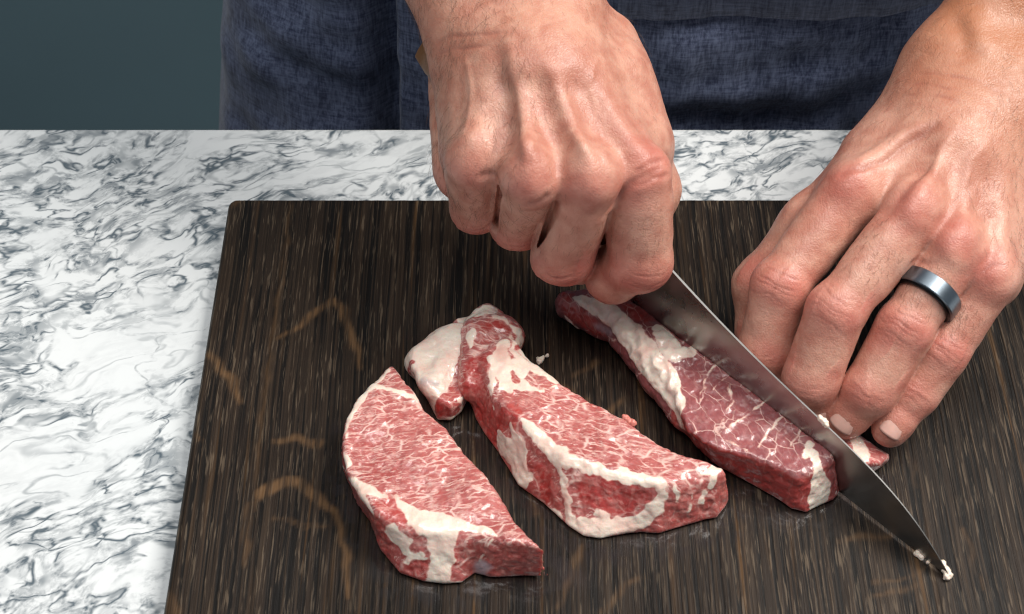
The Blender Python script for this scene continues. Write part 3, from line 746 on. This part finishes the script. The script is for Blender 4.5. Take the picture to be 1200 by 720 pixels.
def nail(J, r, n, ln=.0085, wf=.66):
    """curved nail plate lying on the back of the last joint, its root tucked under the skin"""
    ax = nrm(J[3] - J[2]); n = up_from(ax, n); sd = np.cross(ax, n); vs, fs = [], []; nu, nv = 13, 11; half = math.asin(wf)
    for j in range(nv):
        b = j / (nv - 1)
        for i in range(nu):
            a = -1 + 2 * i / (nu - 1); rnd = 1 - (abs(a) ** 3) * (.30 if b > .5 else .22) * abs(2 * b - 1)
            tl = (b - .52) * ln * rnd; th = a * half * (1 - .10 * (1 - b))
            rad = r * 1.0 + .00075 - .0010 * max(0, .22 - b) / .22 - .00065 * a ** 6 + .0006 * b * b - .0009 * b ** 3
            vs.append(J[3] - ax * .0012 + ax * tl + sd * rad * math.sin(th) + n * rad * math.cos(th))
    k = len(vs); vs += [p - n * .0006 for p in vs]
    for j in range(nv - 1):
        for i in range(nu - 1):
            q = (j * nu + i, j * nu + i + 1, (j + 1) * nu + i + 1, (j + 1) * nu + i); fs.append(q); fs.append(tuple(k + x for x in q[::-1]))
    rim = [i for i in range(nu)] + [j * nu + nu - 1 for j in range(1, nv)] + [(nv - 1) * nu + i for i in range(nu - 2, -1, -1)] + [j * nu for j in range(nv - 2, 0, -1)]
    for a, b in zip(rim, rim[1:] + rim[:1]): fs.append((b, a, k + a, k + b))
    return vs, fs

person = empty('person', (.06, YE + .16, -.93))
tag(person, 'person in a navy denim apron slicing raw pork with both hands', 'person')
hv_, hq_, hred, htan, hcr = [], [], [], [], []
skin_parts = []

# ===== knife hand
RJ = {
 'index': [at(748, 205, .097), at(750, 305, .060), at(718, 322, .044), at(702, 304, .036)],
 'mid':   [at(690, 205, .104), at(659, 298, .060), at(680, 300, .040), at(705, 275, .040)],
 'ring':  [at(622, 205, .104), at(608, 258, .064), at(640, 262, .044), at(668, 240, .048)],
 'pinky': [at(556, 190, .098), at(558, 241, .066), at(588, 236, .052), at(615, 215, .056)],
}
Rr = {'index': (.0125, .0112, .0098, .0080), 'mid': (.0125, .0108, .0095, .0085), 'ring': (.0120, .0100, .0090, .0080), 'pinky': (.0112, .0092, .0082, .0075)}
REF_R = [V(0, -.75, .66), V(.1, -.8, -.5), V(0, -.5, -.8)]
WR = at(603, 22, .118); ELB_R = V(-.115, .165, .285)
wx = nrm(V(1, .12, .0)); wa = nrm(ELB_R - WR)
wn_ = nrm(np.cross(wa, wx)); wn_ = wn_ if wn_[2] > 0 else -wn_; wx = nrm(np.cross(wn_, wa)); wx = wx if wx[0] > 0 else -wx
pr = []
carp = {'index': at(662, 75, .118), 'mid': at(636, 72, .122), 'ring': at(606, 72, .120), 'pinky': at(575, 72, .114)}
for k in ('index', 'mid', 'ring', 'pinky'):
    m_ = RJ[k][0]; n = up_from(nrm(m_ - carp[k]), V(0, -.35, 1))
    bk = nrm(carp[k] - m_)
    pr.append(round_cone(carp[k] - n * .008, m_ - n * .003 + bk * .007, .0160, Rr[k][0] * .98))
    pr.append(round_cone(carp[k] - n * .020, m_ - n * .016 + V(0, .012, 0), .014, .009))
# hypothenar and thenar masses, wrist, forearm
pr.append(round_cone(at(556, 70, .098), at(556, 180, .086), .015, .0115))
pr.append(round_cone(at(700, 60, .100), at(742, 165, .088), .017, .0122))
pr.append(round_cone(WR - wx * .0145 - wn_ * .004, WR - wx * .018 + wa * .12 - wn_ * .006, .0180, .026))
pr.append(round_cone(WR + wx * .0145 - wn_ * .002, WR + wx * .016 + wa * .12 - wn_ * .004, .0180, .026))
pr.append(round_cone(WR - wn_ * .001, carp['mid'] - V(0, 0, .010), .022, .021))
pr.append(round_cone(WR - wx * .0135 - wn_ * .004, carp['pinky'] - V(0, 0, .012), .0175, .0160))
pr.append(round_cone(WR + wx * .0145 - wn_ * .002, carp['index'] - V(0, 0, .012), .0178, .0170))
RBOX = (V(-.075, -.125, .012), V(.082, .075, .205))
g = Grid(*RBOX, .00068)
palm = g.group(pr, .012)
# tendons and knuckle heads on the back of the hand
tp = []
for k, th in (('index', .0030), ('mid', .0034), ('ring', .0034), ('pinky', .0030)):
    m_ = RJ[k][0]; n = up_from(nrm(m_ - carp[k]), V(0, -.35, 1)); rk = Rr[k][0]
    tp.append((round_cone(carp[k] * .75 + m_ * .25 + n * .0062, m_ + n * (rk - .0032) + (carp[k] - m_) * .12, .0024, th), .0075))
    ax = nrm(m_ - carp[k]); sd = np.cross(ax, n)
    nn = nrm(n + V(0, -.55, 0))
    kz = {'index': .38, 'mid': 1.0, 'ring': .90, 'pinky': .68}[k]
    tp.append((ellipsoid(m_ + nn * (rk * .46), (ax, sd, nn), (.0108 * kz, .0078 * kz, .0080 * kz)), .010))
g.F[:] = .05
g.add(palm, .001)
for p, k in tp: g.add(g.group([p], .001, .012), k)
fing = Grid(*RBOX, .00068)
R_f = []
for k in ('pinky', 'ring', 'mid', 'index'):
    p, N = finger_prims(RJ[k], Rr[k], REF_R); R_f.append((RJ[k], Rr[k], N)); fing.add(fing.group(p, .0035), .0013)
# valleys between the knuckles
for a, b in (('index', 'mid'), ('mid', 'ring'), ('ring', 'pinky')):
    c = (RJ[a][0] + RJ[b][0]) / 2; n = nrm(V(0, -.45, 1)); c2 = (carp[a] + carp[b]) / 2
    g.carve(round_cone(c + n * .0140 + V(0, -.004, 0), c + n * .0165 + (c2 - c) * .60, .0050, .0028), .009)
# thumb, reaching down the far side of the handle
TJ = [at(712, 95, .100), at(746, 170, .080), at(757, 222, .062), at(758, 262, .048)]
pth = [round_cone(TJ[0], TJ[1], .0165, .0130), round_cone(TJ[1], TJ[2], .0125, .0110), round_cone(TJ[2], TJ[3], .0110, .0085), ball(TJ[2] + V(.0015, 0, 0), .0112)]
g.add(g.group(pth, .006), .009)
g.F = smin(g.F, fing.F, .0026)
for a, b, s0 in (('index', 'mid', .34), ('mid', 'ring', .24), ('ring', 'pinky', .16)):
    m0, m1 = (RJ[a][0] + RJ[b][0]) / 2, (RJ[a][1] * .5 + RJ[b][1] * .5); dn = V(0, -.93, .25)
    for dd, r_ in ((.0118, .0014), (.0090, .0011), (.0062, .0009)):
        g.carve(round_cone(m0 * (1 - s0) + m1 * s0 + dn * dd, m1 + dn * (dd - .002), r_ * .7, r_), .0022)
# folded edge of the palm on the little-finger side
g.add(g.group([round_cone(at(533, 66, .082), at(532, 196, .072), .0115, .0085), ball(at(537, 212, .070), .0075)], .004), .0022)
vR, qR = g.nets()

# ===== holding hand (fingers rest against the far face of the blade)
def clear_blade(J, r):
    for i in range(4):
        d = (J[i] - SP) @ kn
        if d < r[i] + .0022: J[i] = J[i] + kn * (r[i] + .0022 - d)

LJ = {
 'index': [at(998, 226, .074), at(914, 336, .052), at(891, 415, .030), at(905, 448, .017)],
 'mid':   [at(1074, 248, .080), at(980, 365, .056), at(944, 450, .032), at(955, 474, .0190)],
 'ring':  [at(1122, 288, .073), at(1061, 384, .050), at(1019, 458, .030), at(990, 491, .0190)],
 'pinky': [at(1160, 326, .061), at(1107, 412, .040), at(1073, 462, .026), at(1043, 503, .0165)],
}
Lr = {'index': (.0116, .0101, .0093, .0080), 'mid': (.0114, .0101, .0097, .0085), 'ring': (.0106, .0098, .0093, .0078), 'pinky': (.0100, .0084, .0077, .0069)}
for k_ in LJ: clear_blade(LJ[k_], Lr[k_])
REF_L = [V(-.30, -.45, .85), V(-.35, -.65, .65), V(-.25, -.75, .62)]
WL = at(1152, 102, .088); ELB_L = V(.405, .19, .26)
wa = nrm(ELB_L - WL); wx = nrm(V(1, -.35, 0)); wn2 = nrm(np.cross(wa, wx)); wn2 = wn2 if wn2[2] > 0 else -wn2; wx = nrm(np.cross(wn2, wa)); wx = wx if wx[0] > 0 else -wx
pr = []
carpL = {'index': at(1098, 140, .086), 'mid': at(1124, 145, .089), 'ring': at(1148, 154, .087), 'pinky': at(1166, 166, .081)}
for k in ('index', 'mid', 'ring', 'pinky'):
    m_ = LJ[k][0]; n = up_from(nrm(m_ - carpL[k]), V(-.1, -.3, 1))
    bk = nrm(carpL[k] - m_)
    pr.append(round_cone(carpL[k] - n * .008, m_ - n * .003 + bk * .006, .0155, Lr[k][0] * 1.0))
    pr.append(round_cone(carpL[k] - n * .018, m_ - n * .014 + bk * .008, .013, .009))
pr.append(round_cone(carpL['pinky'] - V(-.002, 0, .016), LJ['pinky'][0] + V(.001, .008, -.008), .015, .0115))
pr.append(round_cone(WL - wx * .0150 - wn2 * .004, WL - wx * .016 + wa * .14 - wn2 * .006, .0175, .027))
pr.append(round_cone(WL + wx * .0150 - wn2 * .004, WL + wx * .018 + wa * .14 - wn2 * .006, .0185, .028))
pr.append(round_cone(WL - wn2 * .002, carpL['mid'] - V(0, 0, .010), .022, .021))
pr.append(round_cone(WL + wx * .0145 - wn2 * .004, carpL['pinky'] - V(0, 0, .012), .0180, .0160))
pr.append(round_cone(WL - wx * .0145 - wn2 * .004, carpL['index'] - V(0, 0, .010), .0180, .0165))
pr.append(round_cone(at(1090, 112, .080), at(1022, 182, .066), .0125, .0120))
LBOX = (V(.068, -.165, .004), V(.295, .085, .190))
g = Grid(*LBOX, .00070)
g.add(g.group(pr, .012), .001)
for k, th in (('index', .0032), ('mid', .0032), ('ring', .0026), ('pinky', .0026)):
    m_ = LJ[k][0]; ax = nrm(m_ - carpL[k]); n = up_from(ax, V(-.15, -.4, 1)); rk = Lr[k][0]; sd = np.cross(ax, n)
    g.add(g.group([round_cone(carpL[k] * .7 + m_ * .3 + n * .0066, m_ + n * (rk - .0030), .0022, th)], .001), .0075)
    g.add(g.group([ellipsoid(m_ + n * (rk * .42), (ax, sd, n), (.0112, .0086, .0085))], .001), .0065)
for a, b in (('index', 'mid'), ('mid', 'ring'), ('ring', 'pinky')):
    c = (LJ[a][0] + LJ[b][0]) / 2; n = nrm(V(-.1, -.35, 1)); c2 = (carpL[a] + carpL[b]) / 2
    g.carve(round_cone(c + n * .0160, c + n * .0180 + (c2 - c) * .5, .0055, .0030), .010)
fing = Grid(*LBOX, .00070); L_f = []
for k in ('pinky', 'ring', 'mid', 'index'):
    p, N = finger_prims(LJ[k], Lr[k], REF_L, True, False); L_f.append((LJ[k], Lr[k], N)); fing.add(fing.group(p, .0035), .0010)
LT = [at(1040, 195, .068), at(952, 268, .054), at(891, 334, .034), at(886, 388, .018)]
clear_blade(LT, (.016, .0125, .0100, .0085))
pth = [round_cone(LT[0], LT[1], .0160, .0130), round_cone(LT[1], LT[2], .0125, .0100), round_cone(LT[2], LT[3], .0100, .0085), round_cone(LT[0], LJ['index'][0] - V(0, 0, .008), .014, .012)]
g.add(g.group(pth, .006), .008)
g.F = smin(g.F, fing.F, .0040)
vL, qL = g.nets()

def skin_side(v, q, fingers, knuck, forearm_from, forearm_axis, tan_amt, name, folds):
    me = mesh_from(name, v, q); v = getco(me); no = getno(me); use_bvh(me); gd = np.zeros(len(v)); gc = np.zeros(len(v))
    wn = np.stack([noise(v, 110, 31), noise(v, 110, 32), noise(v, 110, 33)], 1) * .0010
    for dep, wid, pts in folds:
        P = [surf(x, y, .08) for x, y in pts]; fade = np.linspace(0, 1, len(P))
        for i in range(len(P) - 1):
            a, b = P[i], P[i + 1]; ab = b - a; t = ((v + wn - a) @ ab) / (ab @ ab); tc_ = np.clip(t, 0, 1)
            d = np.linalg.norm(v + wn - a - tc_[:, None] * ab, axis=1); u = (i + tc_) / (len(P) - 1)
            e = np.exp(-(d / wid) ** 2) * np.clip(np.sin(np.pi * (.08 + .84 * u)) * 1.6, 0, 1)
            if i == 0: E_ = e
            else: E_ = np.maximum(E_, e)
        gd -= dep * E_
        if dep > 0 and wid < .0026: gc = np.maximum(gc, .7 * E_)
    dsp, red, cr = finish_skin(v, no, fingers, knuck)
    t = (v - forearm_from) @ forearm_axis
    # transverse wrinkles where the wrist bends
    w = np.zeros(len(v))
    for t0 in (-.012, -.007, -.003, .002, .008):
        w = np.maximum(w, np.exp(-((t - t0 - .0012 * noise(v, 60, 3)) / .0006) ** 2) * sstep(noise(v, 90, int(t0 * 1000) % 7), -.1, .4))
    dsp -= .00012 * w
    dsp += gd; cr = np.maximum(cr, gc)
    setco(me, v + no * dsp[:, None])
    tan = tan_amt * sstep(t + .008 * noise(v, 40, 2), -.06, .025)
    return me, red, tan, cr
kn_R = [(RJ[k][0] + V(-.002, -.013, .004), .010, .55) for k in RJ] + [(RJ['index'][0] + V(.006, .0, .008), .012, .55)]
kn_L = [(LJ[k][0] + V(-.005, -.005, .009), .010, .60) for k in LJ]
meR, rR, tR, cR = skin_side(vR, qR, R_f, kn_R, WR, nrm(ELB_R - WR), .25, 'r', [
    (.0010, .0020, [(774, 195), (748, 210), (724, 231), (709, 252)]), (.0005, .0010, [(780, 186), (764, 190), (745, 202)]), (.0005, .0010, [(784, 205), (766, 208), (748, 220)]),
    (.0014, .0045, [(580, 55), (590, 105), (600, 150), (588, 186)]), (-.0012, .0026, [(596, 50), (604, 100), (612, 150), (616, 180)]),
    (.0014, .0045, [(626, 95), (643, 150), (656, 186), (662, 206)]), (-.0007, .0030, [(640, 70), (660, 120), (682, 172)]), (.0008, .004, [(690, 110), (712, 160), (722, 190)]),
    (-.0004, .0014, [(700, 70), (690, 100), (704, 135), (700, 165)]), (-.0004, .0014, [(545, 70), (552, 110), (545, 150)]),
    (.0003, .0008, [(515, 62), (540, 58), (575, 52)]), (.0003, .0008, [(513, 48), (545, 42), (590, 38)]), (.0003, .0007, [(640, 322), (655, 326), (672, 320)]),
    (.0008, .0020, [(560, 208), (572, 204), (584, 214)]), (.0008, .0018, [(618, 238), (632, 236), (644, 228)])])
meL, rL, tL, cL = skin_side(vL, qL, L_f, kn_L, WL, nrm(ELB_L - WL), .85, 'l', [
    (.0010, .0017, [(1096, 150), (1066, 168), (1040, 186), (1010, 197), (985, 204)]), (-.0008, .0030, [(1090, 142), (1058, 158), (1020, 180), (1000, 200)]),
    (.0014, .0034, [(1092, 186), (1070, 210), (1052, 232), (1028, 258)]), (.0008, .0034, [(1140, 210), (1118, 236), (1104, 262), (1090, 290)]), (.0008, .003, [(1170, 250), (1158, 272), (1146, 292)]),
    (-.0005, .0016, [(1158, 165), (1136, 190), (1128, 222), (1112, 250)]), (-.0005, .0016, [(1120, 150), (1100, 178), (1096, 205)]),
    (.0012, .0045, [(1116, 18), (1126, 40), (1136, 62)]), (-.0010, .005, [(1140, 8), (1146, 34), (1150, 60)]),
    (.0002, .0008, [(1068, 98), (1110, 104), (1160, 122)]), (.0002, .0008, [(1060, 112), (1105, 116), (1165, 136)]), (.0002, .0008, [(1078, 86), (1120, 90), (1170, 108)]),
    (.0007, .0016, [(1066, 312), (1078, 306), (1092, 310)]), (.0004, .0009, [(1150, 322), (1162, 312), (1178, 310)])])

# ===== upper arms and neck, coarse, out of frame under the shirt; one body mesh
SHR, SHL, NECK = V(-.135, YE + .17, .50), V(.255, YE + .17, .50), V(.06, YE + .17, .60)
gb = Grid(V(-.24, -.02, .10), V(.42, YE + .34, .66), .006)
waR, waL = nrm(ELB_R - WR), nrm(ELB_L - WL)
prb = [round_cone(WR + waR * .095 - wn_ * .004, ELB_R, .033, .040), round_cone(ELB_R, SHR, .040, .052),
       round_cone(WL + waL * .115 - wn2 * .004, ELB_L, .033, .040), round_cone(ELB_L, SHL, .040, .052),
       round_cone(SHR, SHL, .055, .055), round_cone((SHR + SHL) / 2, NECK, .065, .055)]
gb.add(gb.group(prb, .03), .001)
vB, qB = gb.nets()
cR_, cL_ = getco(meR), getco(meL)
VV = np.concatenate([cR_, cL_, vB]); nR, nL = len(cR_), len(cL_)
fR = np.empty(len(meR.loops), np.int32); meR.loops.foreach_get('vertex_index', fR); fL = np.empty(len(meL.loops), np.int32); meL.loops.foreach_get('vertex_index', fL)
me = mesh_from('body', VV, np.concatenate([fR.reshape(-1, 4), fL.reshape(-1, 4) + nR, qB + nR + nL]))
z0 = np.zeros(len(vB))
attr(me, 'red', np.concatenate([rR, rL, z0])); attr(me, 'tan', np.concatenate([tR, tL, z0 + .6])); attr(me, 'crease', np.concatenate([cR, cL, z0]))
body = link('body', me, M_SKIN); adopt(body, person)

# hair on the backs of the hands and forearms
rs = np.random.RandomState(11)
def hairs(v, no, wgt, flow, n, ln):
    w = np.clip(wgt, 0, None); idx = rs.choice(len(v), n, p=w / w.sum()); P0 = v[idx]; N0 = no[idx]
    d = flow + .35 * rs.normal(size=(n, 3)); d = d - N0 * np.sum(d * N0, 1)[:, None]; d /= np.linalg.norm(d, axis=1)[:, None]
    L = ln * rs.uniform(.55, 1.2, n)[:, None]; c = np.cross(N0, d) * rs.normal(0, .25, n)[:, None]
    return np.stack([P0 - N0 * .0002, P0 + d * L * .35 + N0 * L * .10 + c * L * .1, P0 + d * L * .70 + N0 * L * .13 + c * L * .35, P0 + d * L + N0 * L * .10 + c * L * .7], 1)
nB = getno(me); nRn, nLn = nB[:nR], nB[nR:nR + nL]
tR_ = (cR_ - WR) @ waR; lR = (cR_ - WR) @ nrm(V(1, .12, 0))
wR_ = (sstep(nRn[:, 1] * -.5 + nRn[:, 2] * .8, -.3, .3)) * (sstep(lR, .022, -.022) + .12) * sstep(tR_, -.095, -.03) * (1 + 1.2 * sstep(tR_, -.03, .03)) * sstep(noise(cR_, 70, 2), -.7, .5)
hs = [hairs(cR_, nRn, wR_, -waR + V(-.35, 0, -.2), 2400, .0068)]
pf = sum(np.exp(-(np.linalg.norm(cR_ - (RJ[k][0] * .45 + RJ[k][1] * .55), axis=1) / .010) ** 2) for k in RJ) * sstep(nRn[:, 1], -.1, -.6)
hs.append(hairs(cR_, nRn, pf, V(-.3, -.3, -1), 300, .0036))
tL_ = (cL_ - WL) @ waL; lL = (cL_ - WL) @ nrm(V(1, -.35, 0))
wL_ = (sstep(nLn[:, 2] - .3 * nLn[:, 1], -.4, .3)) * (sstep(lL, -.012, .03) + .22 * sstep(lL, .0, -.02)) * sstep(tL_, -.075, -.02) * sstep(noise(cL_, 70, 3), -.7, .5)
hs.append(hairs(cL_, nLn, wL_, -waL + V(.35, -.1, 0), 2000, .0070))
pf = sum(np.exp(-(np.linalg.norm(cL_ - (LJ[k][0] * .5 + LJ[k][1] * .5), axis=1) / .010) ** 2) for k in ('mid', 'ring', 'pinky')) * sstep(nLn[:, 2], .2, .7)
hs.append(hairs(cL_, nLn, pf, V(-.3, -.8, -.4), 260, .0036))
HP = np.concatenate(hs); hc = bpy.data.hair_curves.new('arm_hair'); hc.add_curves([4] * len(HP))
hc.points.foreach_set('position', HP.astype(np.float32).ravel())
ra = hc.attributes.new('radius', 'FLOAT', 'POINT'); ra.data.foreach_set('value', np.tile(np.array([.000032, .000028, .000022, .000006], np.float32), len(HP)))
hc.materials.append(mat_simple('hair', (.085, .042, .022), .5))
ho = bpy.data.objects.new('arm_hair', hc); COL.objects.link(ho); adopt(ho, person); ho['kind'] = 'stuff'

# nails
M_NAIL = mat_simple('nail', (0.62, 0.36, 0.30), .22, scale=400, Subsurface_Weight=.1, Subsurface_Scale=.002)
for J, r, N in L_f:
    vs, fs = nail(J, r[3], N[2])
    o = poly('fingernail', vs, fs, M_NAIL, None, True); adopt(o, person)

# ------------------------------------------------------------------ ring
a, b = LJ['ring'][0], LJ['ring'][1]; ax = nrm(b - a); c = a + (b - a) * .59; n = up_from(ax, REF_L[0]); sd = np.cross(ax, n)
fx, fn = ax, n; ax = nrm(fx * math.cos(R(22)) + fn * math.sin(R(22))); n = nrm(np.cross(sd, ax))
rr = Lr['ring'][0] * .4 + Lr['ring'][1] * .6 + .0010
ring_o = empty('ring', tuple(c)); tag(ring_o, 'brushed steel ring with dark lining on the ring finger', 'ring')
def band(name, ri, ro, w, mat, bev=.0004, nseg=72):
    prof = [(ri, -w), (ri, w), (ro - bev, w), (ro, w - bev), (ro, -w + bev), (ro - bev, -w)]; vs, fs = [], []
    for k in range(nseg):
        t = 2 * math.pi * k / nseg; d = n * math.cos(t) + sd * math.sin(t) * 1.0
        for r_, x_ in prof: vs.append(c - n * .0006 + d * r_ + ax * x_)
    m = len(prof)
    for k in range(nseg):
        for j in range(m): fs.append((k * m + j, k * m + (j + 1) % m, ((k + 1) % nseg) * m + (j + 1) % m, ((k + 1) % nseg) * m + j))
    o = poly(name, vs, fs, mat, None, False); adopt(o, ring_o)
    bm = bm_.new(); bm.from_mesh(o.data); bm_.ops.recalc_face_normals(bm, faces=bm.faces); bm.to_mesh(o.data); bm.free()
    for p in o.data.polygons: p.use_smooth = True
    o.data.set_sharp_from_angle(angle=R(30)); return o
band('lining', rr - .0002, rr + .0010, .0040, mat_simple('dark_lining', (.02, .02, .022), .3, 1.))
band('band', rr + .0010, rr + .0020, .0033, mat_simple('ring_steel', (.19, .225, .26), .30, 1., scale=300))

# ------------------------------------------------------------------ apron and clothes
CXB, RXB, RYB = .06, .205, .13; CYB = YE + .018 + RYB
us = np.linspace(-1.18, 1.18, 260); zs = np.concatenate([np.linspace(-.45, -.12, 14), np.linspace(-.11, .08, 50), np.linspace(.09, .42, 14)])
U, Z = np.meshgrid(us, zs, indexing='ij')
th = U * math.pi / 2
sx, cy_ = np.sin(th), np.cos(th)
sx = np.sign(sx) * np.abs(sx) ** .7; cy_ = np.sign(cy_) * np.abs(cy_) ** .7
X = CXB + RXB * sx; Y = CYB - RYB * cy_
X = CXB + (X - CXB) * (1.02 - .75 * np.clip(Z, -.25, .12))
p = np.stack([X, Y, Z], -1).reshape(-1, 3)
fold = .006 * (noise(p * V(1, .3, .35), 26, 1) + .5 * noise(p * V(1, .3, .6), 60, 2)) + .004 * noise(p * V(.5, .3, 1), 55, 3)
xs_ = p[:, 0]
fold += -.020 * np.exp(-((xs_ + .064) / .007) ** 2) + .008 * sstep(xs_, -.058, -.050) * sstep(xs_, .02, -.05)    # deep vertical fold
fold += -.0035 * np.exp(-((p[:, 2] + .026 - .05 * (xs_ - .1)) / .013) ** 2) * sstep(xs_, .03, .09)                # crease across the front
fold *= sstep(np.abs(U.reshape(-1)), .98, .72)
fold = fold.reshape(U.shape)
nxv, nyv = sx / RXB, -cy_ / RYB; ll = np.sqrt(nxv ** 2 + nyv ** 2) + 1e-9
outp = np.stack([X + nxv / ll * fold, np.minimum(Y + nyv / ll * fold, 10), Z], -1); inn = outp - np.stack([nxv / ll, nyv / ll, 0 * Z], -1) * .002
outp[..., 1] = np.maximum(outp[..., 1], YE + .004)
n0, n1 = U.shape; ii = np.arange(n0 * n1).reshape(n0, n1); q0 = np.stack([ii[:-1, :-1], ii[1:, :-1], ii[1:, 1:], ii[:-1, 1:]], -1).reshape(-1, 4)
rim = np.concatenate([ii[:, 0], ii[-1, 1:], ii[-2::-1, -1], ii[0, -2:0:-1]]); k = n0 * n1
qq = np.concatenate([q0, q0[:, ::-1] + k, np.stack([np.roll(rim, -1), rim, rim + k, np.roll(rim, -1) + k], 1)])
adopt(link('apron', mesh_from('apron', np.concatenate([outp.reshape(-1, 3), inn.reshape(-1, 3)]), qq), M_DENIM), person)
# pocket hem on the apron's front
def apron_y(x, z):
    j = np.argmin(np.abs(zs - z)); i = np.argmin(np.abs(X[:, 0] - x) + (np.abs(us) > 1) * 9); return outp[i, j, 1]
vs, fs = [], []
xs2 = np.linspace(.048, .20, 40); zh = float(CAM[2] - (YE + .02 - CAM[1]) * math.tan(PITCH - math.atan((360 - 12) / F_PX)))
for x in xs2:
    y = min(apron_y(x, zh), apron_y(x, zh + .01)) 
    for dz, dy in ((-.0012, -.0002), (-.0008, -.0022), (.05, -.0022), (.05, 0.004)): vs.append((x, y + dy, zh + dz))
for i in range(len(xs2) - 1):
    for j in range(3): fs.append((i * 4 + j, i * 4 + j + 1, i * 4 + j + 5, i * 4 + j + 4))
adopt(poly('apron_pocket', vs, fs, M_DENIM, None, True), person)
# shirt (torso and sleeves) and trousers
gs = Grid(V(-.26, YE + .0, -.1), V(.46, YE + .36, .62), .006)
tc = V(CXB, CYB, 0)
prs = [ellipsoid(tc + V(0, .012, -.02), (V(1, 0, 0), V(0, 1, 0), V(0, 0, 1)), (.165, .100, .35)), ellipsoid(tc + V(0, .015, .33), (V(1, 0, 0), V(0, 1, 0), V(0, 0, 1)), (.20, .11, .22)),
       round_cone(ELB_R + (SHR - ELB_R) * .25, SHR, .052, .066), round_cone(ELB_L + (SHL - ELB_L) * .25, SHL, .052, .066), round_cone(SHR, SHL, .066, .066)]
gs.add(gs.group(prs, .03), .001); vs_, qs_ = gs.nets()
adopt(link('shirt', mesh_from('shirt', vs_, qs_), mat_simple('shirt_cloth', (.03, .035, .05), .85)), person)
gt = Grid(V(-.2, YE + .0, -.93), V(.32, YE + .40, .06), .007)
prt = [ellipsoid(tc + V(0, .012, -.08), (V(1, 0, 0), V(0, 1, 0), V(0, 0, 1)), (.160, .100, .13))]
for sg in (-1, 1): prt.append(round_cone(tc + V(sg * .088, .015, -.12), tc + V(sg * .10, .03, -.85), .092, .055))
gt.add(gt.group(prt, .03), .001); vs_, qs_ = gt.nets()
adopt(link('trousers', mesh_from('trousers', vs_, qs_), mat_simple('trouser_cloth', (.012, .014, .022), .9)), person)

# ------------------------------------------------------------------ scraps
M_FATBIT = mat_simple('fat_scrap', (.78, .66, .55), .35, scale=300, bump=(900, .0006), Subsurface_Weight=.15, Subsurface_Scale=.002)
M_LEANBIT = mat_simple('lean_scrap', (.58, .20, .16), .35, scale=300, bump=(900, .0006), Subsurface_Weight=.15, Subsurface_Scale=.002)
def scrap(label, blobs, name='fat_scrap', mat=None):
    lo = np.min([b[0] - b[1] for b in blobs], 0) - .003; hi = np.max([b[0] + b[1] for b in blobs], 0) + .003
    g = Grid(lo, hi, .0003); g.add(g.group([ball(c, r) for c, r in blobs], .0012, .003), .001)
    v, q = g.nets(); me = mesh_from(name, v, q); v = getco(me); setco(me, v + getno(me) * (.0004 * noise(v, 900, 1))[:, None])
    o = link(name, me, mat or M_FATBIT); rebase(o, tuple(blobs[0][0])); tag(o, label, 'scrap', 'bits of fat left by the cutting'); return o
scrap('white fat scrap stuck to the very tip of the knife', [(at(1104, 660, .002), .0013), (at(1108, 668, .002), .0016), (at(1112, 674, .0016), .0014), (at(1109, 677, .0012), .0011), (at(1103, 664, .001), .0009)])
scrap('small fat scrap on the board beside the blade edge, just behind the tip', [(at(1075, 649, .0012), .0014), (at(1080, 654, .001), .0010), (at(1087, 659, .0008), .0007)])
SPN = SP + ka * (KL * .52) + kd * (-.0098 * math.sin(math.pi * .52 ** 2.2) - .0006)
scrap('tiny fat scrap sitting on the blade spine by the middle fingertip', [(SPN, .0012), (SPN + ka * .0022 + V(0, 0, .0004), .0014), (SPN + ka * .0038, .0010)])
scrap('thin white membrane scrap on the board behind the middle slice', [(at(632, 424, .001), .0012), (at(636, 420, .0014), .0010), (at(641, 417, .001), .0009), (at(630, 420, .0008), .0007)])
use_bvh(s2.children[0].data)
pb = surf(735, 493, .020); pc = surf(790, 524, .019)
scrap('small pink meat scrap on the far edge of the middle slice', [(pb, .0017), (pb + V(.0022, -.0012, 0), .0014), (pb + V(-.001, .0014, .0004), .0011)], 'meat_scrap', M_LEANBIT)
